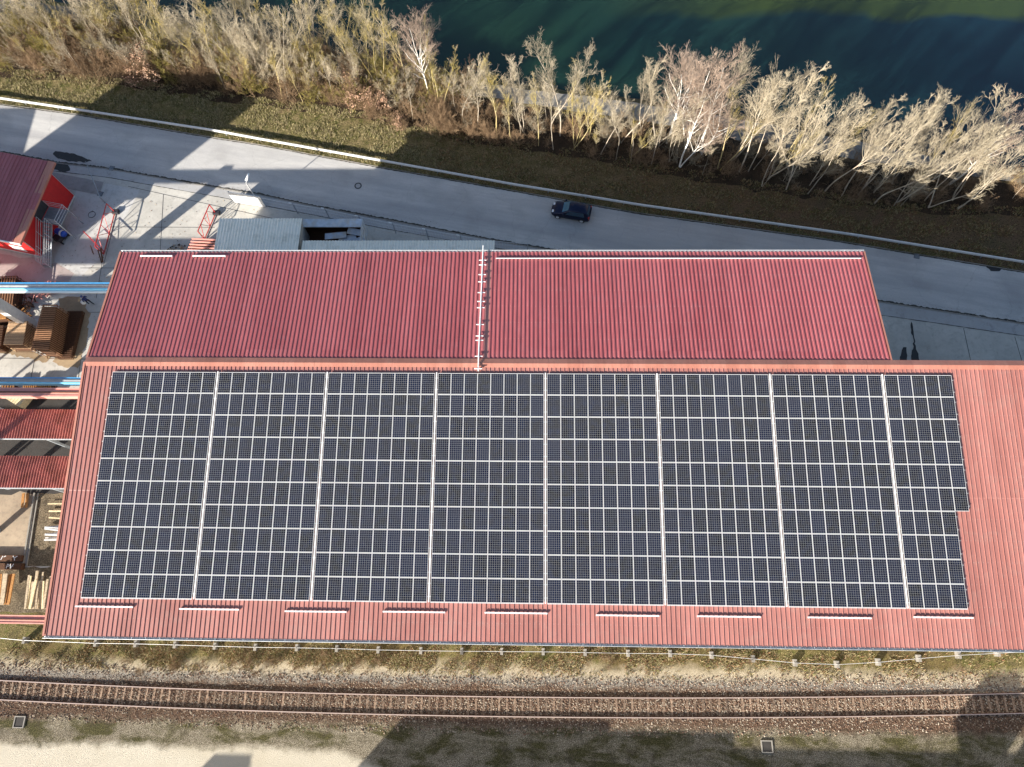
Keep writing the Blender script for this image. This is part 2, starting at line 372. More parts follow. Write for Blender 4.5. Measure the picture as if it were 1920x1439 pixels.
sheet('pavement', band(WALK_S, [(x, y - .12) for x, y in ROAD_S], list(np.linspace(-70, 110, 91))), 0.016, M['walk'], step=0.8, jag=0.03)
kb = MB()
for i in range(len(rx) - 1):
    xa, xb = rx[i], rx[i + 1] - 0.03
    if xb < -70 or xa > 110: continue
    ya, yb = lerp(ROAD_S, xa), lerp(ROAD_S, xb)
    kb.add([(xa, ya - .14, 0), (xb, yb - .14, 0), (xb, yb - .02, 0), (xa, ya - .02, 0), (xa, ya - .14, .045), (xb, yb - .14, .045), (xb, yb - .02, .045), (xa, ya - .02, .045)],
           [(4, 5, 6, 7), (0, 1, 5, 4), (2, 3, 7, 6), (0, 4, 7, 3), (1, 2, 6, 5)])
tag(kb.build('kerb', M['conc_block']), kind='structure')
kb = MB()
for i in range(len(rx) - 1):
    xa, xb = rx[i], rx[i + 1]
    ya, yb = lerp(ROAD_N, xa), lerp(ROAD_N, xb)
    kb.add([(xa, ya + .06, 0), (xb, yb + .06, 0), (xb, yb + .14, 0), (xa, ya + .14, 0), (xa, ya + .06, .06), (xb, yb + .06, .06), (xb, yb + .14, .06), (xa, ya + .14, .06)],
           [(4, 5, 6, 7), (0, 1, 5, 4), (2, 3, 7, 6)])
tag(kb.build('kerb', M['conc_block']), kind='structure')
M['moss'] = plain('mossy_gutter', (0.05, 0.048, 0.042, 1), .95, var=.5, scale=4)
def strip(name, line, lo, hi, z, mat, step=.3, jag=.05, x0=-70, x1=110):
    xs_ = np.arange(x0, x1, step); v = []
    for x in xs_:
        y = lerp(line, x); v += [(x, y + lo + random.uniform(-jag, jag), z), (x, y + hi + random.uniform(-jag, jag), z)]
    m = MB(); m.add(v, [(2 * k, 2 * k + 2, 2 * k + 3, 2 * k + 1) for k in range(len(xs_) - 1)]); return tag(m.build(name, mat), kind='structure')
strip('mossy_gutter', ROAD_S, -.04, .15, .0245, M['moss'], .18, .075)
strip('mossy_gutter', ROAD_N, -.05, .04, .0245, M['moss'], .2, .035)
strip('mossy_gutter', WALK_S, -.03, .03, .0245, M['moss'], .3, .02)
# pale paved patches of the left yard
sheet('pale_paving', [at2(*p) for p in [(186, 366), (197, 344), (262, 358), (228, 420), (215, 400), (200, 382)]], 0.0125, M['yard2'])
sheet('pale_paving', [at2(*p) for p in [(142, 358), (187, 368), (205, 392), (214, 402), (196, 478), (150, 520), (100, 490), (130, 420)]], 0.0125, M['yard2'])
sheet('rough_paving', [at2(*p) for p in [(90, 322), (194, 342), (186, 366), (128, 355), (95, 335)]], 0.0165, M['cobble'])
sheet('shade_pink_paving', [at2(*p) for p in [(-60, 470), (0, 474), (95, 492), (150, 500), (120, 545), (60, 560), (-60, 560)]], 0.012, M['pinkyard'], step=1.0, jag=0.25)  # paints the shaded, pinkish yard south of the red building
M['darkyard'] = concmat('shade_dark_concrete', (0.035, 0.03, 0.026, 1), stain=(0.015, 0.013, 0.011, 1), var=0.5)  # near-black colour paints the shade under the canopies; pit lids share it
M['browndirt'] = gravelmat('brown_dirt', (0.05, 0.04, 0.028, 1), (0.19, 0.145, 0.09, 1), (0.40, 0.33, 0.23, 1), 9, .8)
M['tanyard'] = concmat('tan_concrete', (0.46, 0.36, 0.25, 1), stain=(0.14, 0.11, 0.09, 1), var=0.45)
jl = MB()
def joint(u0, v0, u1, v1, wd=0.05):
    a = at(u0, v0); b_ = at(u1, v1); d = (b_ - a).normalized(); n = Vector((-d.y, d.x, 0)) * wd / 2
    jl.add([(a + n) + Vector((0, 0, .02)), (a - n) + Vector((0, 0, .02)), (b_ - n) + Vector((0, 0, .02)), (b_ + n) + Vector((0, 0, .02))], [(0, 1, 2, 3)])
for q in [(205, 426, 402, 427), (213, 424, 193, 500), (306, 365, 300, 470), (150, 503, 225, 503), (195, 470, 180, 560), (0, 672, 165, 674), (100, 586, 205, 586), (162, 600, 145, 720), (65, 672, 58, 708),
          (1806, 616, 1820, 680), (1902, 632, 1916, 680), (240, 350, 600, 430)]: joint(*q)
tag(jl.build('paving_joints', M['dark']), kind='structure')
for poly in ([(98, 290), (104, 284), (122, 286), (150, 292), (172, 302), (160, 305), (130, 303), (108, 298)], [(104, 306), (126, 308), (132, 320), (118, 324), (100, 318)],
             [(1708, 604), (1713, 622), (1716, 650), (1724, 678), (1708, 678), (1712, 640), (1706, 614)], [(1692, 652), (1700, 652), (1700, 678), (1684, 680)],
             [(1846, 497), (1880, 503), (1874, 510), (1858, 510)]):
    sheet('damp_patch', [at2(*p) for p in poly], 0.026, M['puddle'], step=0.25, jag=0.07)

# ---------------------------------------------------------------- strip of ground by the railway
def stripmat():
    m, t, b = newmat('railway_margin', 0.95, spec=0.2); p = worldpos(t)
    sep = t.nodes.new('ShaderNodeSeparateXYZ'); t.links.new(p, sep.inputs[0]); X, Y = sep.outputs[0], sep.outputs[1]
    n1 = noise(t, p, 0.45, 6, 0.65); n2 = noise(t, p, 2.2, 6, 0.7); st = noise(t, p, 16, 3, 0.8); st2 = noise(t, p, 9, 4, 0.75); nb = noise(t, p, 0.12, 4, 0.6)
    nn = math_(t, 'ADD', math_(t, 'MULTIPLY_ADD', n1, 1.6, -0.8), math_(t, 'MULTIPLY_ADD', n2, 0.7, -0.35))
    y = math_(t, 'ADD', Y, nn)
    def gt(v, wd, src=None):       # 1 where y > v
        return ramp(t, math_(t, 'MULTIPLY_ADD', src or y, 1 / wd, 0.5 - v / wd), [(0.0, (0, 0, 0)), (1.0, (1, 1, 1))])
    sand = ramp(t, nb, [(0.35, (0.52, 0.465, 0.36, 1)), (0.65, (0.60, 0.55, 0.45, 1))])
    sand = mixc(t, ramp(t, st, [(0.3, (0.3, 0.3, 0.3)), (0.5, (0, 0, 0))]), sand, (0.38, 0.33, 0.25, 1))
    grav = ramp(t, st, [(0.38, (0.04, 0.033, 0.022, 1)), (0.5, (0.22, 0.185, 0.13, 1)), (0.64, (0.52, 0.46, 0.35, 1))])
    moss = ramp(t, st, [(0.40, (0.018, 0.017, 0.006, 1)), (0.52, (0.075, 0.07, 0.02, 1)), (0.68, (0.22, 0.18, 0.09, 1))])
    ball = ramp(t, st, [(0.36, (0.02, 0.012, 0.009, 1)), (0.5, (0.11, 0.065, 0.042, 1)), (0.6, (0.22, 0.15, 0.10, 1)), (0.72, (0.48, 0.40, 0.30, 1))])
    grey = ramp(t, st, [(0.36, (0.05, 0.045, 0.04, 1)), (0.5, (0.28, 0.25, 0.21, 1)), (0.66, (0.5, 0.46, 0.4, 1))])
    scrub = ramp(t, st2, [(0.32, (0.035, 0.028, 0.010, 1)), (0.5, (0.17, 0.14, 0.055, 1)), (0.66, (0.34, 0.27, 0.13, 1))])
    scrub = mixc(t, ramp(t, n2, [(0.50, (0, 0, 0)), (0.66, (0.8, 0.8, 0.8))]), scrub, (0.09, 0.11, 0.018, 1))
    scrub = mixc(t, ramp(t, nb, [(0.45, (0, 0, 0)), (0.6, (0.7, 0.7, 0.7))]), scrub, (0.13, 0.085, 0.035, 1))
    pale = ramp(t, st, [(0.36, (0.24, 0.19, 0.12, 1)), (0.55, (0.55, 0.47, 0.34, 1))])
    xo = math_(t, 'MINIMUM', math_(t, 'MAXIMUM', math_(t, 'MULTIPLY_ADD', X, .3, -4.8), 0.0), 3.0); y3 = math_(t, 'ADD', y, xo)
    c = mixc(t, gt(-28.0, 0.7, y3), sand, grav)
    c = mixc(t, math_(t, 'MULTIPLY', math_(t, 'MULTIPLY', gt(-27.9, 0.6, y3), ramp(t, noise(t, p, 0.55, 7, .7, .5, stretch=(.45, 1, 1)), [(0.44, (0, 0, 0)), (0.58, (.95, .95, .95))])), math_(t, 'SUBTRACT', 1.0, gt(-26.0, 0.5))), c, moss)
    c = mixc(t, gt(-26.0, 0.6), c, ball)
    c = mixc(t, gt(-22.9, 0.5), c, grey)
    c = mixc(t, gt(-22.2, 0.6), c, pale)
    c = mixc(t, gt(-21.3, 0.9), c, scrub)
    c = mixc(t, math_(t, 'MULTIPLY', gt(-27.4, 0.8, y3), ramp(t, noise(t, p, .9, 6, .7, .6), [(0.52, (0, 0, 0)), (0.66, (.65, .65, .65))])), c, (.06, .048, .03, 1))
    t.links.new(c, b.inputs['Base Color'])
    bump(t, b, st, 1.0, 0.10); return m
M['strip'] = stripmat()
sx = np.linspace(-110, 180, 200)
sheet('trackside_ground', [(-110, -70), (180, -70), (180, -14.9), (-110, -14.9)], 0.010, M['strip'])

# ---------------------------------------------------------------- corrugated sheet builder
def ribsheet(mb, x0, x1, row, pitch, rib, top, side, phase=0.0, mi=0):
    """trapezoidal sheet between x0 and x1; row = [(y, z), ...] down the slope; ribs stand up by rib"""
    prof = []; x = x0 + phase
    prof.append((x0, 0))
    while x < x1 - (top + 2 * side):
        if x > x0: prof += [(x, 0), (x + side, rib), (x + side + top, rib), (x + 2 * side + top, 0)]
        x += pitch
    prof.append((x1, 0)); n = len(prof)
    vs = [(px, y, z + h) for (y, z) in row for (px, h) in prof]
    mb.add(vs, [(k * n + i, k * n + i + 1, (k + 1) * n + i + 1, (k + 1) * n + i) for k in range(len(row) - 1) for i in range(n - 1)], mi)
def wavesheet(mb, x0, x1, row, pitch, amp, mi=0, seg=6):
    n = int((x1 - x0) / pitch * seg); xs_ = [x0 + (x1 - x0) * i / n for i in range(n + 1)]
    vs = [(x, y, z + amp * math.sin(2 * math.pi * (x - x0) / pitch)) for (y, z) in row for x in xs_]
    mb.add(vs, [(k * (n + 1) + i, k * (n + 1) + i + 1, (k + 1) * (n + 1) + i + 1, (k + 1) * (n + 1) + i) for k in range(len(row) - 1) for i in range(n)], mi)

# ---------------------------------------------------------------- the industrial hall
TS = math.tan(0.10801)                       # slope of the south roof
zS = lambda y: 14.32 + TS * y                # south roof surface
RX0, RX1 = -2.38, 104.0; RY = 0.80
NY0, NY1 = 1.19, 11.28; NZ0 = 14.26; TN = (14.26 - 13.02) / (NY1 - NY0); NX1 = 59.5
zN = lambda y: NZ0 - TN * (y - NY0)
hall = empty('industrial_hall', (30, -5, 0)); tag(hall, 'long industrial hall with a ribbed red sheet metal roof carrying the solar panels', 'industrial hall')
def hp(mb, name, mat, **k):
    for i, v in enumerate(mb.v): mb.v[i] = (v[0] - 30, v[1] + 5, v[2])
    return mb.build(name, mat, hall, **k)
m = MB(); ribsheet(m, RX0, RX1, [(0.62, zS(0.62)), (-9, zS(-9)), (-9.02, zS(-9.02) - .008), (-19.25, zS(-19.25) - .008)], 0.3333, 0.052, 0.03, 0.010, 0.12)
m.add([(RX0, .62, zS(.62) - .06), (RX1, .62, zS(.62) - .06), (RX1, -19.2, zS(-19.2) - .06), (RX0, -19.2, zS(-19.2) - .06)], [(0, 1, 2, 3)])
o = hp(m, 'roof', M['roof']); tag(o, 'pale red south roof slope under the solar panels')
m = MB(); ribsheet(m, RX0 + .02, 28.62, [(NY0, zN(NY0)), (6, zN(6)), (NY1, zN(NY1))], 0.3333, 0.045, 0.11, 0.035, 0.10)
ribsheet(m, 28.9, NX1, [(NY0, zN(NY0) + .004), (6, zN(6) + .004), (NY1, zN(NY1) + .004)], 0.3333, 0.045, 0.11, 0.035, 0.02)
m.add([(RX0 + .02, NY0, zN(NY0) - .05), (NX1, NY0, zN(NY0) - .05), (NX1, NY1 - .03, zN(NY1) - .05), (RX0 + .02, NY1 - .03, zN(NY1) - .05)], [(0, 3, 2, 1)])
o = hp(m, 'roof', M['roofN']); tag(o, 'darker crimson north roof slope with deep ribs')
# ridge flashing: light south leaf, mauve north leaf
m = MB()
zr = zS(RY) + 0.10
xx = list(np.arange(RX0 - .03, RX1, 6.0)) + [RX1]
for a, b_ in zip(xx[:-1], xx[1:]):
    b2 = b_ - 0.012
    m.add([(a, 0.50, zS(.50) + .052), (b2, 0.50, zS(.50) + .052), (b2, RY, zr), (a, RY, zr), (a, NY0 + .06, zN(NY0) + .082), (b2, NY0 + .06, zN(NY0) + .082),
           (a, 0.50, zS(.50) + .02), (b2, 0.50, zS(.50) + .02), (a, NY0 + .06, zN(NY0) + .03), (b2, NY0 + .06, zN(NY0) + .03)],
          [(0, 1, 2, 3), (3, 2, 5, 4), (0, 6, 7, 1), (4, 5, 9, 8)])
hp(m, 'ridge_cap', M['flash'])
# verge trims
m = MB()
for sgn, x in ((-1, RX0), ):
    m.add([(x - .10, RY, zr), (x + .05, RY, zr), (x + .05, -19.25, zS(-19.25) + .07), (x - .10, -19.25, zS(-19.25) + .07), (x - .10, RY, zr - .3), (x - .10, -19.25, zS(-19.25) - .25)],
          [(0, 1, 2, 3), (0, 3, 5, 4)])
    m.add([(x - .10, NY0, zN(NY0) + .09), (x + .06, NY0, zN(NY0) + .09), (x + .06, NY1, zN(NY1) + .09), (x - .10, NY1, zN(NY1) + .09), (x - .10, NY0, 13.9), (x - .10, NY1, 12.7)],
          [(0, 3, 2, 1), (0, 4, 5, 3)])
hp(m, 'verge_trim', M['flash'])
m = MB()
m.add([(NX1 - .05, NY0, zN(NY0) + .09), (NX1 + .08, NY0, zN(NY0) + .09), (NX1 + .08, NY1, zN(NY1) + .09), (NX1 - .05, NY1, zN(NY1) + .09), (NX1 + .08, NY0, 13.8), (NX1 + .08, NY1, 12.7)],
      [(0, 1, 2, 3), (1, 4, 5, 2)])
hp(m, 'verge_trim', M['flash'])
# gutters
def gutter(y, z, x0, x1, s):
    m = MB(); P = [(0, .10), (0, -.03), (.03 * s, -.08), (.12 * s, -.08), (.15 * s, -.03), (.15 * s, .075)]
    vs = [(x, y + a, z + b_) for x in (x0, x1) for a, b_ in P]; n = len(P)
    m.add(vs, [(i, i + 1, n + i + 1, n + i) for i in range(n - 1)])
    x = x0 + .4
    while x < x1:
        m.box((x, min(y, y + .15 * s), z + .06), (x + .03, max(y, y + .15 * s), z + .075)); x += 1.0
    m.bar((x0, y + .15 * s, z + .08), (x1, y + .15 * s, z + .08), .022, 6)
    o = hp(m, 'gutter', M['gutter'])
    sol = o.modifiers.new('thick', 'SOLIDIFY'); sol.thickness = 0.006
gutter(-19.24, zS(-19.25) - .08, RX0 - .08, RX1, -1)
gutter(NY1, zN(NY1) - .06, RX0 - .05, NX1 + .05, 1)
# walls
m = MB()
m.add([(-1.9, -18.8, 0), (102, -18.8, 0), (102, .8, 0), (59.2, .8, 0), (59.2, 10.8, 0), (-1.9, 10.8, 0),
       (-1.9, -18.8, zS(-18.8) - .1), (102, -18.8, zS(-18.8) - .1), (102, .8, 14.2), (59.2, .8, 14.2), (59.2, 10.8, zN(10.8) - .1), (-1.9, 10.8, zN(10.8) - .1)],
      [(0, 1, 7, 6), (1, 2, 8, 7), (2, 3, 9, 8), (3, 4, 10, 9), (4, 5, 11, 10)])
m.add([(-1.9, 10.8, 0), (-1.9, -18.8, 0), (-1.9, -18.8, zS(-18.8) - .1), (-1.9, .8, 14.25), (-1.9, 10.8, zN(10.8) - .1)], [(0, 4, 3, 2, 1)])
hp(m, 'wall', M['wallgrey'])
# snow guards
def guard(xa, xb, y, z, long=False):
    m = MB(); m.box((xa, y - .05, z + .10), (xb, y + .05, z + .17)); m.box((xa, y + .02, z + .0501), (xb, y + .035, z + .10))
    n = max(2, int((xb - xa) / 0.667))
    for i in range(n + 1):
        x = xa + .05 + (xb - xa - .1) * i / n; m.box((x - .02, y - .06, z + .03), (x + .02, y + .055, z + .105))
    hp(m, 'snow_guard', M['white'])
for xa, xb, y in [(-.34, 3.86, -17.22), (7.22, 11.53, -17.3), (14.82, 19.24, -17.36), (21.82, 26.25, -17.3), (29.04, 33.47, -17.28), (36.88, 41.3, -17.35), (43.94, 48.34, -17.33), (51.61, 55.98, -17.31), (58.91, 62.96, -17.2), (68.2, 72.6, -17.2)]:
    guard(xa, xb, y, zS(y))
for xa, xb in [(-.55, 2.17), (3.89, 6.68)]: guard(xa, xb, 10.78, zN(10.78) + .03)
m = MB(); m.box((29.28, 10.52, zN(10.55) + .13), (59.09, 10.57, zN(10.55) + .19)); m.box((29.28, 10.535, zN(10.55) + .085), (59.09, 10.55, zN(10.55) + .13))
hp(m, 'snow_guard', M['alu'])
# roof safety line with cross bars
m = MB(); top = (28.22, 11.75, zN(11.4) + .24); bot = (28.24, 0.12, zS(.1) + .34)
m.path([top, (28.22, 1.1, zN(1.1) + .28), bot], .05, 8)
for v in (143, 195, 303, 383, 502, 600, 668, 815, 940, 988, 1162, 1300):
    v = v / 5.533 + 460; y = at(900, v, 13.6 if v < 600 else 14.3).y
    z = (zN(y) + .24) if y > 1.1 else zS(y) + .33
    m.box((27.92, y - .03, z - .03), (28.52, y + .03, z + .03)); m.box((28.2, y - .03, z - .22), (28.26, y + .03, z))
hp(m, 'safety_rail', M['white'])
m = MB(); m.box((28.56, NY0 + .1, 0), (29.0, NY1 - .02, .012))
for i, v in enumerate(m.v): m.v[i] = (v[0], v[1], zN(v[1]) + .02 + v[2])
hp(m, 'roof_joint', M['roof'])

# ---------------------------------------------------------------- solar arrays
def panelmat():
    m, t, b = newmat('solar_cells', 0.2, spec=0.15)
    co = coords(t, 'Object'); sep = t.nodes.new('ShaderNodeSeparateXYZ'); t.links.new(co, sep.inputs[0])
    inf = t.nodes.new('ShaderNodeObjectInfo'); rnd = inf.outputs['Random']
    def line(v, pitch, wd):
        f = math_(t, 'FRACT', math_(t, 'ADD', math_(t, 'MULTIPLY', v, 1 / pitch), 50.0))
        d = math_(t, 'MINIMUM', f, math_(t, 'SUBTRACT', 1.0, f))
        return math_(t, 'LESS_THAN', d, wd / pitch / 2)
    g = math_(t, 'MAXIMUM', line(sep.outputs[0], 0.1565, 0.012), line(sep.outputs[1], 0.1565, 0.012))
    bus = math_(t, 'MULTIPLY', line(math_(t, 'ADD', sep.outputs[0], .039), 0.07825, 0.003), 0.35)
    cell = ramp(t, rnd, [(0, (0.003, 0.003, 0.006)), (.35, (0.0025, 0.003, 0.010)), (.8, (0.003, 0.0045, 0.017)), (1, (0.003, 0.006, 0.024))])
    vc = t.nodes.new('ShaderNodeTexVoronoi'); vc.inputs['Scale'].default_value = 1.0
    ad = t.nodes.new('ShaderNodeVectorMath'); ad.operation = 'ADD'; cmb = t.nodes.new('ShaderNodeCombineXYZ')
    t.links.new(math_(t, 'MULTIPLY', rnd, 40.0), cmb.inputs[0]); t.links.new(co, ad.inputs[0]); t.links.new(cmb.outputs[0], ad.inputs[1])
    nz = noise(t, ad.outputs[0], 2.2, 3)
    cell = mixc(t, ramp(t, nz, [(0.4, (0, 0, 0)), (0.7, (1, 1, 1))]), cell, (0.004, 0.008, 0.028, 1))
    c = mixc(t, g, mixc(t, bus, cell, (0.3, 0.3, 0.32, 1)), (0.235, 0.24, 0.235, 1))
    t.links.new(c, b.inputs['Base Color'])
    b.inputs['Coat Weight'].default_value = 0.0; b.inputs['Coat Roughness'].default_value = 0.05
    return m
M['cells'] = panelmat()
GAPC = [-0.12, 8.19, 16.65, 25.05, 33.33, 41.75, 50.2, 58.55]
RP = 1.6722
panel_me = {}
def panel_mesh(pw):
    key = round(pw, 3)
    if key in panel_me: return panel_me[key]
    hw, hl, fr = (pw - .016) / 2, (RP - .02) / 2, 0.030
    m = MB()
    m.add([(-hw + .021, -hl + fr + .001, .0345), (hw - .021, -hl + fr + .001, .0345), (hw - .021, hl - fr - .001, .0345), (-hw + .021, hl - fr - .001, .0345)], [(0, 1, 2, 3)], 0)
    fx = .020
    o4 = [(-hw, -hl), (hw, -hl), (hw, hl), (-hw, hl)]; i4 = [(-hw + fx, -hl + fr), (hw - fx, -hl + fr), (hw - fx, hl - fr), (-hw + fx, hl - fr)]
    vs = [(*p, .04) for p in o4] + [(*p, .04) for p in i4] + [(*p, .034) for p in i4] + [(*p, 0) for p in o4]
    fs = []
    for i in range(4):
        j = (i + 1) % 4
        fs += [(i, j, 4 + j, 4 + i), (4 + i, 4 + j, 8 + j, 8 + i), (12 + i, 12 + j, j, i)]
    fs.append((15, 14, 13, 12)); m.add(vs, fs, 1)
    me = bpy.data.meshes.new('solar_panel'); me.from_pydata(m.v, [], m.f); me.materials.append(M['cells']); me.materials.append(M['alu'])
    me.polygons.foreach_set('material_index', m.mi); panel_me[key] = me; return me
SL = Matrix.Rotation(0.10801, 4, 'X')
labels = ['westernmost block of blue-black solar panels, nearest the crane beams', 'second block of solar panels from the west end of the roof', 'third block of solar panels from the west end of the roof',
          'fourth block of solar panels, just west below the white roof safety rail', 'fifth block of solar panels, just east of the middle of the roof', 'sixth block of solar panels from the west end of the roof',
          'seventh block of solar panels, beside the narrow stepped block', 'narrow easternmost block of solar panels with a stepped corner']
labels[3] = 'fourth block of solar panels, the one the white roof safety rail runs down to'
for ti in range(8):
    x0 = GAPC[ti] + .12; x1 = (GAPC[ti + 1] - .12) if ti < 7 else 63.63
    nc = 8 if ti < 7 else 5; pw = (x1 - x0) / nc
    e = empty('solar_array', (x0, 0, zS(0) + .15)); e.rotation_euler = (0.10801, 0, 0)
    tag(e, labels[ti], 'solar panels', 'blocks of solar panels on the hall roof')
    me = panel_mesh(pw)
    for r in range(10):
        nn_ = nc if not (ti == 7 and r >= 6) else 4
        for yy in (-.38, -1.29):
            m = MB(); m.box((-.10, -.02, -.05), (nn_ * pw + .12, .02, -.004)); m.build('mounting_rail', M['alu'], e, loc=(0, -r * RP + yy, 0))
        for c in range(nn_):
            o = bpy.data.objects.new('solar_panel', me); COL.objects.link(o); o.parent = e
            o.location = ((c + .5) * pw, -(r + .5) * RP, 0); o.rotation_euler = (random.gauss(0, .0015), random.gauss(0, .0015), 0)
    if ti < 7:
        m = MB(); m.box((-.045, -10 * RP, -.05), (.045, .05, .02)); o = m.build('cable_duct', M['white'], e, loc=(x1 - x0 + .12, 0, 0))
    m = MB(); m.box((0, -.0, -.05), (nn_ * pw, .03, .03)); m.build('edge_trim', M['alu'], e, loc=(0, -10 * RP - .035, 0))

# ---------------------------------------------------------------- railway
trk = empty('railway_track', (30, -24.4, 0)); tag(trk, 'single railway track on brown ballast running below the hall', 'railway track')
CL = [at2(*p, .17) for p in [(0, 1277), (480, 1298), (960, 1304.7), (1440, 1311), (1920, 1300)]]
CL2 = [at2(*p, .17) for p in [(0, 1311), (480, 1333.7), (960, 1341.5), (1440, 1347.5), (1920, 1336)]]
mid = [((a[0] + b_[0]) / 2, (a[1] + b_[1]) / 2) for a, b_ in zip(CL, CL2)]
cc = np.polyfit([p[0] for p in mid], [p[1] for p in mid], 2)
cy = lambda x: float(np.polyval(cc, x)) if -25 < x < 85 else (float(np.polyval(cc, -25)) if x <= -25 else float(np.polyval(cc, 85)))
rxs = np.arange(-60, 130.1, 2.0)
for s in (0.7525, -0.7525):
    m = MB(); P = [(-.07, 0), (-.07, .012), (-.02, .03), (-.02, .17), (-.037, .18), (-.037, .215), (.037, .215), (.037, .18), (.02, .17), (.02, .03), (.07, .012), (.07, 0)]
    vs = [(x - 30, cy(x) + s + a + 24.4, .078 + b_) for x in rxs for a, b_ in P]; n = len(P)
    for k in range(len(rxs) - 1):
        for i in range(n - 1):
            m.add([], [], 0); m.f.append((k * n + i, k * n + i + 1, (k + 1) * n + i + 1, (k + 1) * n + i)); m.mi.append(1 if i == 5 else 0)
    m.v = vs; m.build('rail', [M['railside'], M['railtop']], trk)
sl = MB(); sl.box((-.085, -.95, -.05), (.085, .95, .075)); me_s = None; k = 0; rest = MB()
for x in np.arange(-24, 88, 0.655):
    sk = random.gauss(0, .014)
    if 2 < x < 66.5 and k < 98:
        if me_s is None:
            o = sl.build('sleeper', M['sleeper'], trk); me_s = o.data
        else:
            o = bpy.data.objects.new('sleeper', me_s); COL.objects.link(o); o.parent = trk
        o.location = (x - 30, cy(x) + 24.4, random.uniform(-.008, 0)); o.rotation_euler = (0, 0, sk); k += 1
    else: rest.box((-.085, -.95, -.05), (.085, .95, .07), org=(x - 30, cy(x) + 24.4, 0))
tag(rest.build('sleepers', M['sleeper'], trk), kind='stuff')
# ballast shoulder
m = MB(); n = 5; P = [(-2.3, 0.0), (-1.5, .04), (-.3, .03), (.3, .03), (1.5, .04), (2.2, 0.0)]
bx = np.arange(-60, 131, 1.0); n = len(P)
m.v = [(x, cy(x) + a + (random.uniform(-.25, .25) if abs(a) > 2 else 0), b_ + .012 + random.uniform(-.008, .008) - (0.012 if abs(a) > 2 else 0)) for x in bx for a, b_ in P]
for k in range(len(bx) - 1):
    for i in range(n - 1): m.f.append((k * n + i, k * n + i + 1, (k + 1) * n + i + 1, (k + 1) * n + i)); m.mi.append(0)
tag(m.build('ballast', M['strip'], smooth=True), kind='structure')
def stones(name, n, xr, yfun, size, mats, zf=0.03):
    """loose stones, one mesh"""
    x = RNG.uniform(*xr, n); y = np.array([yfun(a) for a in x]); s = RNG.uniform(size[0], size[1], n)
    base = np.array([(1, 0, 0), (-.5, .87, 0), (-.5, -.87, 0), (0.1, 0, .9), (0, 0, -.4)])
    fc = np.array([(0, 1, 3), (1, 2, 3), (2, 0, 3)])
    a = RNG.uniform(0, 6.28, n); ca, sa = np.cos(a), np.sin(a)
    V = base[None] * s[:, None, None] * RNG.uniform(.7, 1.3, (n, 5, 3))
    Xr = V[..., 0] * ca[:, None] - V[..., 1] * sa[:, None]; Yr = V[..., 0] * sa[:, None] + V[..., 1] * ca[:, None]
    V = np.stack([Xr + x[:, None], Yr + y[:, None], V[..., 2] + zf], -1).reshape(-1, 3)
    Fc = (fc[None] + (np.arange(n) * 5)[:, None, None]).reshape(-1, 3)
    me = bpy.data.meshes.new(name); me.from_pydata(V.tolist(), [], Fc.tolist())
    for m_ in mats: me.materials.append(m_)
    me.polygons.foreach_set('material_index', np.repeat(RNG.integers(0, len(mats), n), 3).astype(np.int32))
    o = bpy.data.objects.new(name, me); COL.objects.link(o); o['kind'] = 'stuff'; return o
M['st1'] = plain('pale_stone', (0.46, 0.40, 0.32, 1), .9); M['st2'] = plain('brown_stone', (0.20, 0.12, 0.08, 1), .9); M['st3'] = plain('dark_stone', (0.07, 0.05, 0.04, 1), .9); M['st4'] = plain('tan_stone', (0.33, 0.25, 0.18, 1), .9)
o = stones('ballast_stones', 42000, (-16, 78), lambda x: cy(x) + random.triangular(-2.3, 2.6, 0), (.04, .095), [M['st1'], M['st2'], M['st3'], M['st4'], M['st2']], .035); tag(o, 'loose ballast stones between and beside the rails', 'ballast')

# cable pipe on concrete supports, south of the hall
pl = empty('cable_pipe', (30, -20.3, 0)); tag(pl, 'thin white pipe on small concrete supports along the hall', 'pipe')
PP = [(0, 1197), (43, 1201), (177, 1206.5), (252, 1207.5), (326, 1209.5), (401, 1212), (477, 1214), (555, 1215), (630, 1216.5), (708, 1219), (788, 1220.5), (865, 1221.5), (940, 1222), (1018, 1222.5), (1097, 1224), (1178, 1225.5), (1257, 1226), (1335, 1229),
      (1413, 1236), (1492, 1243.5), (1571, 1246.5), (1649, 1242), (1725, 1235), (1800, 1229), (1873, 1225), (1945, 1221)]
pts = [at(u, v, .62) for u, v in PP]
m = MB(); m.path([Vector((p.x - 30, p.y + 20.3, .62)) for p in pts], .018, 6); m.build('pipe', M['alu'], pl)
for p in pts[1:]:
    m = MB(); m.box((-.12, -.28, 0), (.12, .28, .58)); m.box((-.05, -.04, .58), (.05, .04, .66))
    m.build('support', M['conc_block'], pl, loc=(p.x - 30, p.y + 20.3, 0))
for (u, v, ds) in ((37, 1354, 'pale concrete cable pit with a rim beside the track at the left'), (1437, 1400, 'square concrete cable pit with a rim in the shade below the track')):
    p = at(u, v); e = empty('cable_pit', (p.x, p.y, 0)); tag(e, ds, 'cable pit'); e.scale = (.85, .85, 1)
    m = MB()
    for a, b_ in (((-.55, -.55, 0), (.55, -.45, .14)), ((-.55, .45, 0), (.55, .55, .14)), ((-.55, -.45, 0), (-.45, .45, .14)), ((.45, -.45, 0), (.55, .45, .14))): m.box(a, b_)
    m.build('rim', M['conc_block'], e); m = MB(); m.box((-.44, -.44, 0), (.44, .44, .09)); m.build('lid', M['darkyard'], e)

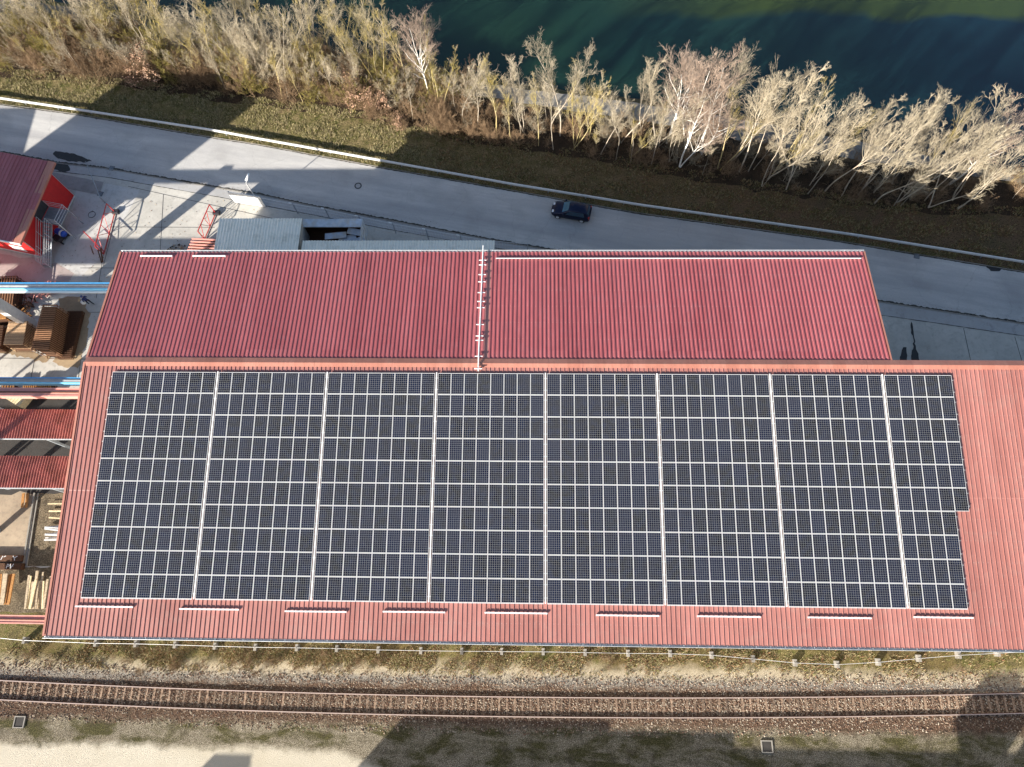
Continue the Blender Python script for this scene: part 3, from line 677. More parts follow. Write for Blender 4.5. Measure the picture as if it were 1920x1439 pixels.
# ---------------------------------------------------------------- guardrail beside the road
GL = [at2(*p, .68) for p in [(0, 184), (137, 204), (400, 244), (480, 259), (705, 299), (960, 345), (1200, 384), (1601.7, 440), (1920, 491)]]
gre = empty('guardrail', (20, 28, 0)); tag(gre, 'long galvanised crash barrier on short posts beside the road', 'guardrail')
m = MB(); P = [(.0, .30), (.07, .25), (.07, .18), (0, .155), (0, .145), (.07, .12), (.07, .05), (0, .0)]; P = [(a, b_ + .45) for a, b_ in P]
gx = list(np.arange(-60, 130, 2.0)); n = len(P)
m.v = [(x - 20, lerp(GL, x) - a - 28, b_) for x in gx for a, b_ in P] + [(x - 20, lerp(GL, x) + .08 - 28, .74) for x in gx]
o2 = len(gx) * n
for k in range(len(gx) - 1):
    for i in range(n - 1): m.f.append((k * n + i, k * n + i + 1, (k + 1) * n + i + 1, (k + 1) * n + i)); m.mi.append(0)
    m.f.append((k * n, (k + 1) * n, o2 + k + 1, o2 + k)); m.mi.append(0)
m.build('barrier_beam', M['galv'], gre)
mm = MB(); mm.box((-.05, .06, 0), (.05, .14, .70)); me_p = None
for x in np.arange(-58, 126, 4.0):
    if me_p is None: o = mm.build('post', M['steel'], gre); me_p = o.data
    else: o = bpy.data.objects.new('post', me_p); COL.objects.link(o); o.parent = gre
    o.location = (x - 20, lerp(GL, x) - 28, 0)

# ---------------------------------------------------------------- car
def make_car():
    p = at(1068, 401); e = empty('car', (p.x + .12, p.y - .05, 0.02), R(180 - 11.5))
    tag(e, 'dark blue hatchback driving along the shaded road', 'car')
    L, W, H = 4.15, 1.72, 1.52
    # stations along x (front = +x): x, half width low, half width belt, half width roof, z low, z belt, z top
    st = [(2.07, .50, .50, .40, .30, .52, .56), (1.95, .70, .70, .58, .22, .62, .68), (1.65, .82, .80, .66, .20, .72, .80), (1.15, .85, .83, .68, .19, .82, .94), (.85, .86, .84, .68, .19, .86, .99),
          (.20, .86, .85, .58, .19, .90, 1.43), (-.35, .86, .85, .59, .19, .92, 1.52), (-1.1, .86, .85, .59, .19, .94, 1.50), (-1.65, .85, .84, .57, .20, .96, 1.42), (-1.92, .82, .80, .55, .24, .96, 1.05), (-2.07, .70, .68, .50, .34, .88, .94)]
    def ring(s):
        x, a, b_, c, z0, z1, z2 = s
        half = [(a * .85, z0), (a, z0 + .12), (a + .01, (z0 + z1) / 2), (b_, z1), (c + (b_ - c) * .12, z2 - (z2 - z1) * .12), (c * .8, z2), (0, z2 + .015)]
        return [(x, y, z) for y, z in half] + [(x, -y, z) for y, z in half[-2::-1]]
    m = MB(); rs = [ring(s) for s in st]; n = len(rs[0])
    m.v = [v for r_ in rs for v in r_]
    for k in range(len(rs) - 1):
        for i in range(n):
            j = (i + 1) % n; m.f.append((k * n + i, k * n + j, (k + 1) * n + j, (k + 1) * n + i)); m.mi.append(0)
    m.f.append(tuple(range(n))); m.mi.append(0); m.f.append(tuple(range((len(rs) - 1) * n, len(rs) * n))[::-1]); m.mi.append(0)
    o = m.build('body', M['navy'], e, smooth=True)
    # windscreen between stations 4 and 5, glass slightly proud
    def quad(name, a, b_, c, d, mat, off):
        nrm = (Vector(b_) - Vector(a)).cross(Vector(d) - Vector(a)).normalized()
        if nrm.dot(Vector(a) - Vector((0, 0, .7))) < 0: nrm = -nrm
        q = MB(); P_ = [Vector(v) + nrm * off for v in (a, b_, c, d)] + [Vector(v) - nrm * .01 for v in (a, b_, c, d)]
        q.add(P_, [(0, 1, 2, 3), (0, 4, 5, 1), (1, 5, 6, 2), (2, 6, 7, 3), (3, 7, 4, 0)]); return q.build(name, mat, e)
    quad('windscreen', (.88, .60, 1.0), (.88, -.60, 1.0), (.26, -.54, 1.42), (.26, .54, 1.42), M['glass_lit'], .03)
    quad('rear_window', (-1.70, .50, 1.36), (-1.70, -.50, 1.36), (-1.90, -.56, 1.10), (-1.90, .56, 1.10), M['glass'], .04)
    for s in (1, -1):
        quad('side_window', (.55, s * .83, 1.0), (-1.5, s * .83, 1.02), (-1.35, s * .63, 1.40), (.10, s * .63, 1.38), M['glass'], .025)
        h = MB(); h.box((1.62, s * .44 - .16, .62), (2.0, s * .44 + .16, .74)); h.build('headlight', M['white'], e, bevel=.04)
        h = MB(); h.box((-2.02, s * .68 - .09, .66), (-1.86, s * .68 + .13, 1.0)); h.build('tail_light', M['lampred'], e, bevel=.03)
        h = MB(); h.box((.62, s * .90 - .08, .95), (.80, s * .90 + .08, 1.08)); h.build('wing_mirror', M['navy'], e, bevel=.03)
        for x in (1.30, -1.25):
            wv = MB(); wv.lathe([(.0, -.10), (.26, -.10), (.31, -.07), (.31, .07), (.26, .10), (.0, .10)], (x, s * .80, .31), 20, 'y'); wh = wv.build('wheel', M['rubber'], e, smooth=False)
            q = MB(); q.lathe([(.19, .105), (.17, .12), (.05, .115), (.0, .125)] if s > 0 else [(.19, -.105), (.17, -.12), (.05, -.115), (.0, -.125)], (x, s * .80, .31), 12, 'y'); q.build('rim', M['alu'], wh)
    q = MB(); q.box((2.03, -.30, .34), (2.11, .30, .46)); q.build('grille', M['dark'], e)
make_car()

# ---------------------------------------------------------------- crane runways and columns
def girder(name, vs, z, x0, x1, label, cols, walk=None, web='girderweb'):
    """vs = pixel rows of the two flange bands at u=100"""
    y0 = at(100, vs[0], z).y; y1 = at(100, vs[1], z).y; e = empty(name, (x0, (y0 + y1) / 2, z)); tag(e, label, 'crane beam', 'crane beams running out of the hall')
    c = (y0 + y1) / 2; hw = abs(y0 - y1) / 2; Lx = x1 - x0
    f = hw * .30
    for s in (1, -1):
        m = MB(); m.box((0, s * hw - (f if s > 0 else 0), -.12), (Lx, s * hw + (0 if s > 0 else f), 0)); m.box((0, s * (hw - f / 2) - .012, -.75), (Lx, s * (hw - f / 2) + .012, -.12))
        m.build('flange', cols[0] if s > 0 else cols[1], e)
    m = MB(); m.box((0, -hw + f, -.10), (Lx, hw - f, -.05)); m.build('web_plate', M[web], e)
    m = MB(); m.box((0, -.03, -.05), (Lx, .03, .08)); m.build('crane_rail', M['steel' if web == 'girderweb' else 'rust'], e)
    if walk:
        ya, yb = at(100, walk[0], z - .4).y - c, at(100, walk[1], z - .4).y - c
        m = MB(); m.box((0, min(ya, yb), -.46), (Lx, max(ya, yb), -.38)); m.build('walkway_edge', M['white'], e)
    return e
HX = -1.95
M['blue2'] = plain('pale_blue_paint', (0.20, 0.55, 0.80, 1), .4, var=.06); M['blue1'] = M['blue']
girder('crane_beam', (530, 542), 11.4, -48, HX, 'blue crane beam with a white walkway edge, farthest from the track', (M['blue1'], M['blue2']), (546, 549.5))
girder('crane_beam', (708, 718.5), 11.4, -48, HX, 'narrow blue crane beam right beside the broad pink one', (M['blue1'], M['blue2']))
girder('crane_beam', (727.5, 744), 11.2, -48, HX, 'broad salmon pink crane beam beside the narrow blue one', (M['pinkred'], M['pinkred']), (737, 744), 'pinkred')
girder('crane_beam', (1154.5, 1171), 11.2, -48, HX, 'salmon pink crane beam nearest the railway track', (M['pinkred'], M['pinkred']), None, 'pinkred')
for (bx_, by_), lab in (((-18.35, 10.1), 'pale grey crane column leaning up to the blue beam with the white edge'), ((-18.0, 0.2), 'grey crane column under the salmon pink and narrow blue beams')):
    e = empty('crane_column', (bx_, by_, 0)); tag(e, lab, 'column', 'columns carrying the crane beams')
    m = MB(); m.box((-.36, -.5, .3), (.36, .5, 10.6)); m.build('shaft', M['concrete_col'], e, bevel=.02)
    m = MB(); m.box((-.7, -.75, 0), (.7, .75, .3)); m.build('footing', M['concrete_col'], e, bevel=.02)
    m = MB(); m.box((-.5, -1.0, 10.3), (.5, 1.0, 10.62)); m.build('corbel', M['concrete_col'], e)

# corrugated canopies between the crane bays
def canopy(v0, v1, z, lab):
    y0 = at(100, v0, z).y; y1 = at(100, v1, z).y
    e = empty('corrugated_canopy', (-12, (y0 + y1) / 2, 0)); tag(e, lab, 'canopy', 'red corrugated canopies')
    m = MB(); wavesheet(m, -34, HX + 12 - 12 + 0.0, [(y0, z), ((y0 + y1) / 2, z + .05), (y1, z - .02)], .22, .05)
    m.v = [(a + 12, b_ - (y0 + y1) / 2, c) for a, b_, c in m.v]; m.build('roof', M['canopy'], e, smooth=True)
    m = MB(); yc = (y0 + y1) / 2
    m.box((-22, y1 - yc - .06, z - .18), (HX + 12, y1 - yc + .02, z - .06)); m.build('edge_beam', M['gutter'], e)
    for x in (-18, -8.5, 1.5): 
        m = MB(); m.box((x - .1, -.1, 0), (x + .1, .1, z - .1)); m.build('post', M['steel'], e)
canopy(768, 823, 10.2, 'rust red corrugated canopy next to the salmon pink crane beam')
canopy(855.5, 915.5, 10.2, 'crimson corrugated canopy, the one nearer the timber yard')

# ---------------------------------------------------------------- rusty reinforcement stacks
def stack(corners, h, lab, nslat, along='y', topm='rust_slat'):
    """corners: four top pixels (NW, NE, SE, SW) at height h"""
    P = [at(u, v, h) for u, v in corners]; c = sum(P, Vector()) / 4
    e = empty('rebar_stack', (c.x, c.y, 0)); tag(e, lab, 'rebar stack', 'stacks of rusty reinforcement')
    Q = [(p.x - c.x, p.y - c.y) for p in P]
    k = .9
    m = MB(); m.prism([(x * k, y * k) for x, y in Q][::-1], .12, h - .12); m.build('core', M['rust'], e)
    def lp(a, b_, t): return (a[0] + (b_[0] - a[0]) * t, a[1] + (b_[1] - a[1]) * t)
    m = MB()
    for i in range(nslat):
        t = (i + .5) / nslat
        a, b_ = (lp(Q[0], Q[3], t), lp(Q[1], Q[2], t)) if along == 'y' else (lp(Q[0], Q[1], t), lp(Q[3], Q[2], t))
        m.bar((*a, h - .03 + random.uniform(-.02, .02)), (*b_, h - .03), .055, 4)
        for q in (a, b_): m.bar((q[0], q[1], .1), (q[0], q[1], h - .03), .035, 4)
        if i % 2 == 0: m.bar((*a, h * .5), (*b_, h * .5), .05, 4)
    m.build('bars', M[topm], e)
    m = MB()
    for a, b_ in ((Q[0], Q[3]), (Q[1], Q[2]), (Q[0], Q[1]), (Q[3], Q[2])):
        for z in (h - .12, h * .6, .14): m.bar((*a, z), (*b_, z), .035, 4)
    m.build('edge_bars', M['rust'], e)
stack([(16, 602), (50, 602), (42, 647), (5, 647)], 2.0, 'ochre slatted rebar stack, leftmost of the three in the yard', 17, topm='slat_sunlit')
stack([(79, 571), (106, 571), (90, 657), (57, 655)], 2.6, 'tall dark brown rebar stack in the middle of the three', 24)
stack([(126, 583), (153, 583), (132, 671), (106, 671)], 0.6, 'low nearly black rebar stack nearest the hall wall', 24, topm='rust')
stack([(-40, 520), (31, 517), (24, 572), (-46, 575)], 1.6, 'brown and white slatted stack under the first blue crane beam', 14, along='x')
stack([(-14, 583), (14, 580), (10, 598), (-18, 601)], 1.5, 'bright orange rebar stack cut by the left frame edge, above the ochre one', 8, topm='rust_light')
stack([(-30, 610), (6, 610), (0, 655), (-38, 655)], 1.2, 'dark low rebar stack cut by the left frame edge', 14, topm='rust')
stack([(2, 722), (27, 722), (25, 735), (0, 735)], 1.0, 'short orange rebar stack seen between the blue and pink beams, left one', 5, along='x', topm='rust_light')
stack([(42, 719), (96, 719), (94, 740), (40, 740)], 1.0, 'longer orange rebar stack seen between the blue and pink beams', 14, along='x', topm='rust_light')
M['stain'] = concmat('rust_stained_concrete', (0.43, 0.31, 0.18, 1), stain=(0.20, 0.12, 0.06, 1), var=0.5)
for poly in ([(112, 560), (150, 556), (168, 590), (162, 640), (146, 690), (128, 690), (100, 680), (108, 600)], [(-10, 640), (45, 646), (70, 664), (95, 668), (84, 682), (50, 672), (0, 662)], [(-10, 585), (30, 575), (34, 600), (0, 606)]):
    sheet('rust_stain', [at2(*p) for p in poly], .0215, M['stain'], step=.3, jag=.16)
# rebar mats and rubble leaning around the column
for (u, v, h, rz, lab, mt, sx_, sy_) in ((78, 545, .5, .5, 'crumpled brown tarpaulin heap above the tall rebar stack', 'pinkred', 1.3, .9), (16, 588, 1.0, -.2, 'bright ochre heap of rusty bars left of the column foot', 'rust_light', 2.2, .7),
                                      (40, 568, 1.2, -.5, 'dark heap of scrap bars beside the crane column', 'rust', 1.7, 1.0), (36, 748, .9, -.5, 'tan wooden crate under the salmon pink crane beam', 'wood2', .9, .6)):
    p = at(u, v, h * .5); e = empty('scrap_heap' if 'crate' not in lab else 'wooden_crate', (p.x, p.y, 0), rz); tag(e, lab, 'scrap heap' if 'crate' not in lab else 'crate')
    m = MB()
    if 'crate' in lab:
        for i in range(6): m.box((-sx_ + i * sx_ / 3, -sy_, 0), (-sx_ + i * sx_ / 3 + .26, sy_, h))
        m.build('boards', M[mt], e)
    else:
        for i in range(60):
            a = Vector((random.uniform(-sx_, sx_), random.uniform(-sy_, sy_), random.uniform(0, h))); d = Vector((random.gauss(0, 1), random.gauss(0, .5), random.gauss(0, .25))).normalized() * random.uniform(.4, 1.0)
            m.bar(a - d * .5 + Vector((0, 0, .05)), a + d * .5 + Vector((0, 0, .05)), random.choice((.03, .05, .11)), 4, flat=.3)
        m.build('pieces', M[mt], e)

# ---------------------------------------------------------------- yard south west: timber, pipes, walls
sheet('concrete_strip', [at2(*p) for p in [(-60, 922), (64, 922), (41, 1062), (-60, 1062)]], .016, M['tanyard'])
sheet('dirt_patch', [at2(*p) for p in [(68, 922), (130, 922), (112, 1062), (48, 1062)]], .016, M['browndirt'])
sheet('dirt_patch', [at2(*p) for p in [(-60, 1063), (150, 1063), (150, 1150), (-60, 1150)]], .0175, M['browndirt'], step=.6, jag=.15)
sheet('canopy_shade_sheet', [at2(*p) for p in [(-60, 740), (150, 742), (140, 925), (-60, 925)]], .024, M['darkyard'], step=1.0, jag=.2)  # dark sheet painting the deep shade between and under the canopies
m = MB(); a = at(66, 925); b_ = at(44, 1062); m.bar((a.x, a.y, .12), (b_.x, b_.y, .12), .09, 4); m.bar((a.x + .35, a.y, .1), (b_.x + .35, b_.y, .1), .07, 4)
tag(m.build('steel_edging', M['conc_block']), 'pair of narrow pale steel edgings across the timber yard', 'edging')
def bundle(name, quad, h, n, lab, mat, cat, r=.07, jit=.05, sub='board'):
    P = [at(u, v, h) for u, v in quad]; c = sum(P, Vector()) / 4; e = empty(name, (c.x, c.y, 0)); tag(e, lab, cat)
    for i in range(n):
        t = (i + .5) / n; a = P[0].lerp(P[1], t); b_ = P[3].lerp(P[2], t)
        m = MB(); z = max(r, h + random.uniform(-.12, .12))
        m.bar((a.x - c.x + random.uniform(-jit, jit), a.y - c.y + random.uniform(-jit, jit) * 3, z), (b_.x - c.x + random.uniform(-jit, jit), b_.y - c.y, z + random.uniform(-.1, .1)), r * random.uniform(.7, 1.3), 4, flat=.45)
        m.build(sub, M[mat] if isinstance(mat, str) else M[random.choice(mat)], e)
bundle('timber_pile', [(52, 1078), (104, 1080), (94, 1142), (44, 1142)], .9, 13, 'loose pile of weathered boards and poles against the hall edge', ('wood', 'wood2', 'wood'), 'timber pile', .13, .22)
bundle('timber_stack', [(-30, 1076), (28, 1076), (18, 1134), (-30, 1134)], 1.3, 14, 'squared brown board stack at the left edge of the yard', ('wood', 'rust_light'), 'timber stack', .17, .02)
bundle('pipe_bundle', [(84, 985), (84, 1013), (112, 1015), (114, 985)], .35, 7, 'bundle of pale grey pipes lying beside the hall', 'alu', 'pipes', .09, .06, 'pipe')
bundle('beam_frame', [(88, 938), (92, 978), (118, 980), (122, 938)], .3, 3, 'low frame of tan beams on the dirt beside the hall', 'wood2', 'timber frame', .09, .03, 'beam')
bundle('plank_pair', [(40, 925), (52, 925), (48, 952), (38, 952)], .3, 3, 'orange brown planks on the concrete strip', 'rust_light', 'planks', .12, .01)
for i, (v, lab) in enumerate(((1047, 'rusty steel trough with a white mark shaped like a Y'), (1062, 'rusty steel trough with scribbled white marks'))):
    p = at(14, v, .5); e = empty('steel_trough', (p.x, p.y, 0)); tag(e, lab, 'trough', 'rusty troughs at the yard edge')
    m = MB(); m.box((-2.2, -.28, 0), (1.25, .28, .5)); m.build('body', M['rust'], e, bevel=.02)
    m = MB()
    for pth in ([[(.45, .2), (.6, .02), (.85, .2)], [(.6, .02), (.68, -.2)], [(-.5, .2), (-.6, -.15)], [(-.4, .1), (-.2, .2)]] if i == 0 else [[(-.1, -.2), (-.05, .2), (.15, .05), (-.0, -.05)], [(.2, .2), (.3, -.2), (.5, .22)], [(.25, 0), (.5, .02)]]):
        for q, r_ in zip(pth[:-1], pth[1:]): m.bar((*q, .506), (*r_, .506), .045, 4, flat=.12)
    m.build('paint_mark', M['white'], e)

# ---------------------------------------------------------------- red two-storey site building with outside stair
RB = R(-12.2)
E0 = at(141, 369)
rb = empty('red_building', (E0.x, E0.y, 0), RB); tag(rb, 'bright red site building with a red ribbed roof and an outside steel stair', 'building')
BL_, BD = 10.2, 7.7; BH = 4.7          # length (west), depth (south), height
m = MB(); m.box((-BL_, -BD, .25), (-.02, -.02, 4.75)); m.build('wall', M['redwall'], rb)
m = MB(); m.box((-.021, -.021, .25), (.03, -.0, 4.7)); m.box((-.02, -BD - .03, .25), (.03, -BD, 4.7)); m.box((-BL_, -BD - .05, .1), (.05, -BD, .27)); m.box((0, -BD, .1), (.05, 0, .25)); m.build('corner_trim', M['alu'], rb)
m = MB(); m.box((.0, -4.9, 2.6), (.04, -3.0, 4.72)); m.build('doorway', M['dark'], rb)
for (x, z) in ((-3.4, 3.2), (-2.2, 1.2), (-7.5, 3.2), (-6.4, 1.2)):
    m = MB(); m.box((x - .75, -BD - .035, z - .45), (x + .75, -BD + .01, z + .45)); fr = m.build('window', M['white'], rb)
    m = MB(); m.box((x - .66, -BD - .045, z - .36), (x + .66, -BD - .036, z + .36)); m.build('pane', M['white'], fr)
# roof: from eave pixels at z about 5
c1 = at(103, 305, 5.15); c2 = at(38, 458, 5.15)
def tl(p): 
    q = Matrix.Rotation(-RB, 3, 'Z') @ (Vector((p.x, p.y, 0)) - Vector((E0.x, E0.y, 0))); return q
q1, q2 = tl(c1), tl(c2)
ye0, ye1, xe = q1.y, q2.y, (q1.x + q2.x) / 2
m = MB(); ribsheet(m, -BL_ - .6, 0, [(ye0, 5.15), ((ye0 + ye1) / 2, 5.25), (ye1, 5.15)], .42, .045, .07, .02, 0.2)
dx = (q1.x - q2.x)
m.v = [(a + q2.x + dx * (b_ - ye1) / (ye0 - ye1), b_, c) for a, b_, c in m.v]
o = m.build('roof', M['roofN'], rb); sm = o.modifiers.new('t', 'SOLIDIFY'); sm.thickness = .03
m = MB()
P4 = [(q2.x - .75, ye1), (q2.x + .02, ye1), (q1.x + .02, ye0), (q1.x - .75, ye0)]
m.add([(*p, 5.23 + (.1 if False else 0)) for p in P4] + [(*p, 4.98) for p in P4], [(0, 1, 2, 3), (1, 5, 6, 2), (2, 6, 7, 3), (0, 4, 5, 1), (7, 6, 5, 4)])
m.build('verge_trim', M['flash'], rb)
m = MB(); m.box((-BL_, ye1 - .1, 4.95), (q2.x, ye1 - .0, 5.2)); m.build('gutter', M['white'], rb)
# stair
m = MB()
lx0, lx1 = .12, 1.25
m.box((lx0, -4.9, 2.55), (2.3, -3.0, 2.62)); m.build('landing', M['steel'], rb)
ns = 13
for i in range(ns):
    t = (i + .5) / ns; y = -4.9 - t * 3.7; z = 2.5 - t * 2.35
    m = MB(); m.box((.32, y - .15, z - .02), (1.15, y + .13, z + .02)); m.build('stair_tread', M['steel'], rb)
for x in (.28, 1.2):
    m = MB(); m.bar((x, -4.9, 2.5), (x, -8.65, .1), .11, 4, flat=.5); m.build('stringer', M['steel'], rb)
m = MB()
for x in (.28, 1.2):
    for dz in (.35, .7, 1.05): m.bar((x, -4.9, 2.6 + dz), (x, -8.65, .15 + dz), .025, 6)
    for t in (0, .33, .66, 1): y = -4.9 - 3.75 * t; z = 2.55 - 2.4 * t; m.bar((x, y, z), (x, y, z + 1.08), .025, 6)
for (x, y) in ((2.3, -4.9), (2.3, -3.0), (lx0, -3.0)):
    m.bar((x, y, 2.6), (x, y, 3.65), .025, 6)
for z in (2.95, 3.3, 3.65): m.path([(lx0, -3.0, z), (2.3, -3.0, z), (2.3, -4.9, z), (1.25, -4.9, z)], .025)
m.build('handrail', M['gutter'], rb)
m = MB(); m.bar((2.28, -3.0, 0), (2.28, -3.0, 2.6), .05); m.bar((2.28, -4.88, 0), (2.28, -4.88, 2.6), .05); m.build('stair_post', M['steel'], rb)
# lamps on the wall
m = MB(); m.lathe([(0, .12), (.09, .08), (.1, 0)], (-.3, 0.0, 4.4), 10); 
# blue pressure washer below the stair
p = at(113, 440, .6); e = empty('compressor', (p.x, p.y, 0), R(-25)); tag(e, 'blue compressor with a white label under the outside stair', 'compressor')
m = MB(); m.lathe([(0, -.6), (.28, -.58), (.34, -.45), (.34, .45), (.28, .58), (0, .6)], (0, .15, .75), 18, 'x'); o = m.build('tank', M['machineblue'], e, smooth=True)
m = MB(); m.lathe([(.346, .10), (.346, .34)], (0, .15, .75), 18, 'x'); m.build('paint_band', M['white'], e)
m = MB(); m.box((-.5, -.75, .2), (.35, -.2, .7)); m.box((-.6, -.2, .2), (.5, .3, .42)); m.build('chassis', M['dark'], e, bevel=.03)
for x, y in ((-.45, -.7), (.45, -.7), (.35, .4)):
    m = MB(); m.lathe([(0, -.06), (.2, -.06), (.2, .06), (0, .06)], (x, y, .2), 14, 'y'); m.build('wheel', M['rubber'], e)

# ---------------------------------------------------------------- red truss gates
def gate(A, B, Cc, D, lab, extra=()):
    """A top far, B bottom far, Cc bottom near, D top near (pixels); bottom on the ground"""
    e0 = at(*B, .12); e1 = at(*Cc, .12); e = empty('truss_gate', (e0.x, e0.y, 0)); tag(e, lab, 'gate', 'red lattice gates')
    b0 = Vector((0, 0, .12)); b1 = Vector((e1.x - e0.x, e1.y - e0.y, .12)); t0 = b0 + Vector((0, 0, 1.6)); t1 = b1 + Vector((0, 0, 1.6))
    m = MB(); r_ = .055
    for a, b_ in ((b0, b1), (b1, t1), (t1, t0), (t0, b0)): m.bar(a, b_, r_, 4)
    m.build('frame', M['redpaint'], e)
    m = MB(); nseg = 4
    for i in range(nseg):
        pa = b0.lerp(b1, i / nseg) if i % 2 == 0 else t0.lerp(t1, i / nseg); pb = t0.lerp(t1, (i + 1) / nseg) if i % 2 == 0 else b0.lerp(b1, (i + 1) / nseg)
        m.bar(pa, pb, .035, 4)
    m.bar(b0.lerp(b1, .5), t0.lerp(t1, .5), .03, 4); m.build('brace', M['redpaint'], e)
    m = MB(); m.box((-.25, -.25, 0), (.45, .25, .35)); m.build('counterweight', M['dark'], e, bevel=.03)
    return e, b1
e, b1 = gate((201, 382), (215, 398), (194, 477), (180, 462), 'open red lattice gate standing alone in the middle of the yard')
m = MB(); d = Vector((-1.55, .9, 0)); h0 = b1 + Vector((0, 0, .1)); 
for z in (.5, 1.3): m.bar(h0 + Vector((0, .3, z)), h0 + d + Vector((-.2, 1.0, z)), .05, 4)
m.bar(h0 + d + Vector((-.2, 1.0, 0)), h0 + d + Vector((-.2, 1.0, 1.3)), .045, 4); m.bar(h0 + Vector((0, .3, 0)), h0 + Vector((0, .3, 1.3)), .045, 4)
m.bar(h0 + Vector((0, .3, .5)), h0 + d + Vector((-.2, 1.0, 1.3)), .03, 4); m.build('short_leaf', M['redpaint'], e)
m = MB(); m.bar(b1 + Vector((-.1, 0, .9)), b1 + Vector((.05, -1.1, .1)), .06, 4); m.bar(b1 + Vector((.15, .2, .9)), b1 + Vector((.15, -1.0, .1)), .08, 4); m.bar(b1 + Vector((-1.0, .5, .9)), b1 + Vector((-1.1, .0, 0)), .05, 4); m.build('support_leg', M['rust'], e)
gate((393, 385), (404, 400), (383, 449), (367, 447), 'red lattice gate between the yard and the grey corrugated shed')
# ring, manhole, gullies
def ring(u, v, r, wd, h, name, lab, cat, mat, lid=None):
    p = at(u, v); e = empty(name, (p.x, p.y, 0.02)); tag(e, lab, cat)
    m = MB(); m.lathe([(r, 0), (r, h), (r - wd, h), (r - wd, 0)], (0, 0, 0), 28); m.build('rim', mat, e)
    if lid: m = MB(); m.lathe([(r - wd, .0), (r - wd, h * .6), (0, h * .6)], (0, 0, 0), 28); m.build('lid', lid, e)
ring(671, 349, .40, .13, .012, 'manhole', 'round manhole cover with a dark rim in the road', 'manhole', M['dark'], M['walk'])
ring(172, 403, .40, .04, .03, 'metal_ring', 'thin dark metal ring lying on the pale yard concrete', 'ring', M['dark'])
for (u, v, lab) in ((209, 316, 'square gully grate at the kerb by the yard entrance'), (1718, 481, 'square gully grate at the grass side of the road'), (188, 364, 'small grate in the yard near the red gate'), (1006, 0, '')):
    if not lab: continue
    p = at(u, v); e = empty('gully_grate', (p.x, p.y, .02), RB); tag(e, lab, 'drain')
    m = MB(); m.box((-.28, -.28, 0), (.28, .28, .015)); m.build('frame', M['dark'], e)
    for i in range(6): 
        m = MB(); m.box((-.24, -.24 + i * .085, .015), (.24, -.2 + i * .085, .028)); m.build('grate_bar', M['steel'], e)

# ---------------------------------------------------------------- sheds north of the hall
def shed(u0, u1, v0, z, y1, lab, wallmat, phase):
    a = at(u0, v0, z); b_ = at(u1, v0, z); e = empty('corrugated_shed', ((a.x + b_.x) / 2, (a.y + y1) / 2, 0)); tag(e, lab, 'shed')
    ox, oy = e.location.x, e.location.y
    m = MB(); wavesheet(m, a.x, b_.x, [(a.y, z), ((a.y + y1) / 2, z + .12), (y1, z + .25)], .30, .042)
    m.v = [(p - ox, q - oy, r_) for p, q, r_ in m.v]; m.build('roof', M['fibre'], e, smooth=True)
    m = MB(); m.box((a.x - ox + .15, y1 - oy, 0), (b_.x - ox - .15, a.y - oy - .2, z - .1)); m.build('wall', wallmat, e)
shed(411.5, 566, 410, 3.4, 11.3, 'wide grey corrugated shed roof beside the red gate', M['wallgrey'], 0)
shed(566.5, 927, 451.5, 3.1, 11.3, 'long narrow grey corrugated lean-to roof along the hall', M['wallgrey'], 1)
# open container
ca = at(568, 411, 2.4); cb = at(678, 412, 2.4); yb = at(600, 447, 2.4).y - .3
e = empty('open_container', ((ca.x + cb.x) / 2, (ca.y + yb) / 2, 0)); tag(e, 'open topped pale blue container with a dark inside beside the corrugated shed', 'container')
ox, oy = e.location.x, e.location.y; hx = (cb.x - ca.x) / 2; hy = (ca.y - yb) / 2
m = MB(); m.box((-hx, hy - .95, 2.32), (hx, hy, 2.42)); m.build('cover_board', M['lightblue'], e)
m = MB(); m.box((-hx, hy - .08, 0), (hx, hy - .02, 2.31)); m.box((-hx, -hy, 0), (hx, -hy + .06, 2.36)); m.box((-hx, -hy + .07, 0), (-hx + .06, hy - .1, 2.31)); m.box((-hx + .07, -hy + .07, .1), (hx - .07, hy - .1, .2)); m.build('side_panel', M['rust'], e)
m = MB(); m.box((hx - .01, -hy, 0), (hx + .06, hy, 2.5)); m.build('end_wall', M['lightblue'], e)
m = MB(); 
for a, b_ in (((hx + .061, -hy * .35, 1.1), (hx + .09, hy * .45, 1.2)), ((hx + .061, -hy * .35, 2.1), (hx + .09, hy * .45, 2.2)), ((hx + .061, -hy * .35, 1.201), (hx + .09, -hy * .35 + .1, 2.099)), ((hx + .061, hy * .45 - .1, 1.201), (hx + .09, hy * .45, 2.099))): m.box(a, b_)
m.build('hatch_frame', M['white'], e)
m = MB()
for (x, y, rz, s) in ((.3, -.3, .1, 1.1), (1.5, -.5, .3, .9), (2.3, .1, -.2, .8), (2.6, -.8, .5, .7)): m.box((-s, -.35, 0), (s, .35, .06), rz=rz, org=(x, y, random.uniform(1.5, 1.9)))
m.build('loose_boards', M['lightblue'], e)
# red slatted beams
P0 = at(362, 447, 1.4); P1 = at(405, 450, 1.4); e = empty('red_beam_stack', (P0.x + 1.3, P0.y - .8, 0)); tag(e, 'stack of parallel pinkish red beams at the hall corner', 'beam stack')
for i in range(9):
    m = MB(); m.bar((-1.5 - i * .06, .8 - i * .33, 1.3), (1.35 - i * .03, .62 - i * .33, 1.3), .09, 4); m.build('beam', M['pinkred'], e)
m = MB(); m.box((-1.3, -2.2, 0), (1.1, .65, 1.18)); m.build('core', M['rust'], e)
# pile of rubble left of the shed
o = stones('rubble', 260, (-6.2, -3.2), lambda x: random.uniform(15.2, 19.5), (.08, .25), [M['st1'], M['st3'], M['st4']], .1); tag(o, 'pale rubble and debris beside the grey shed', 'rubble')

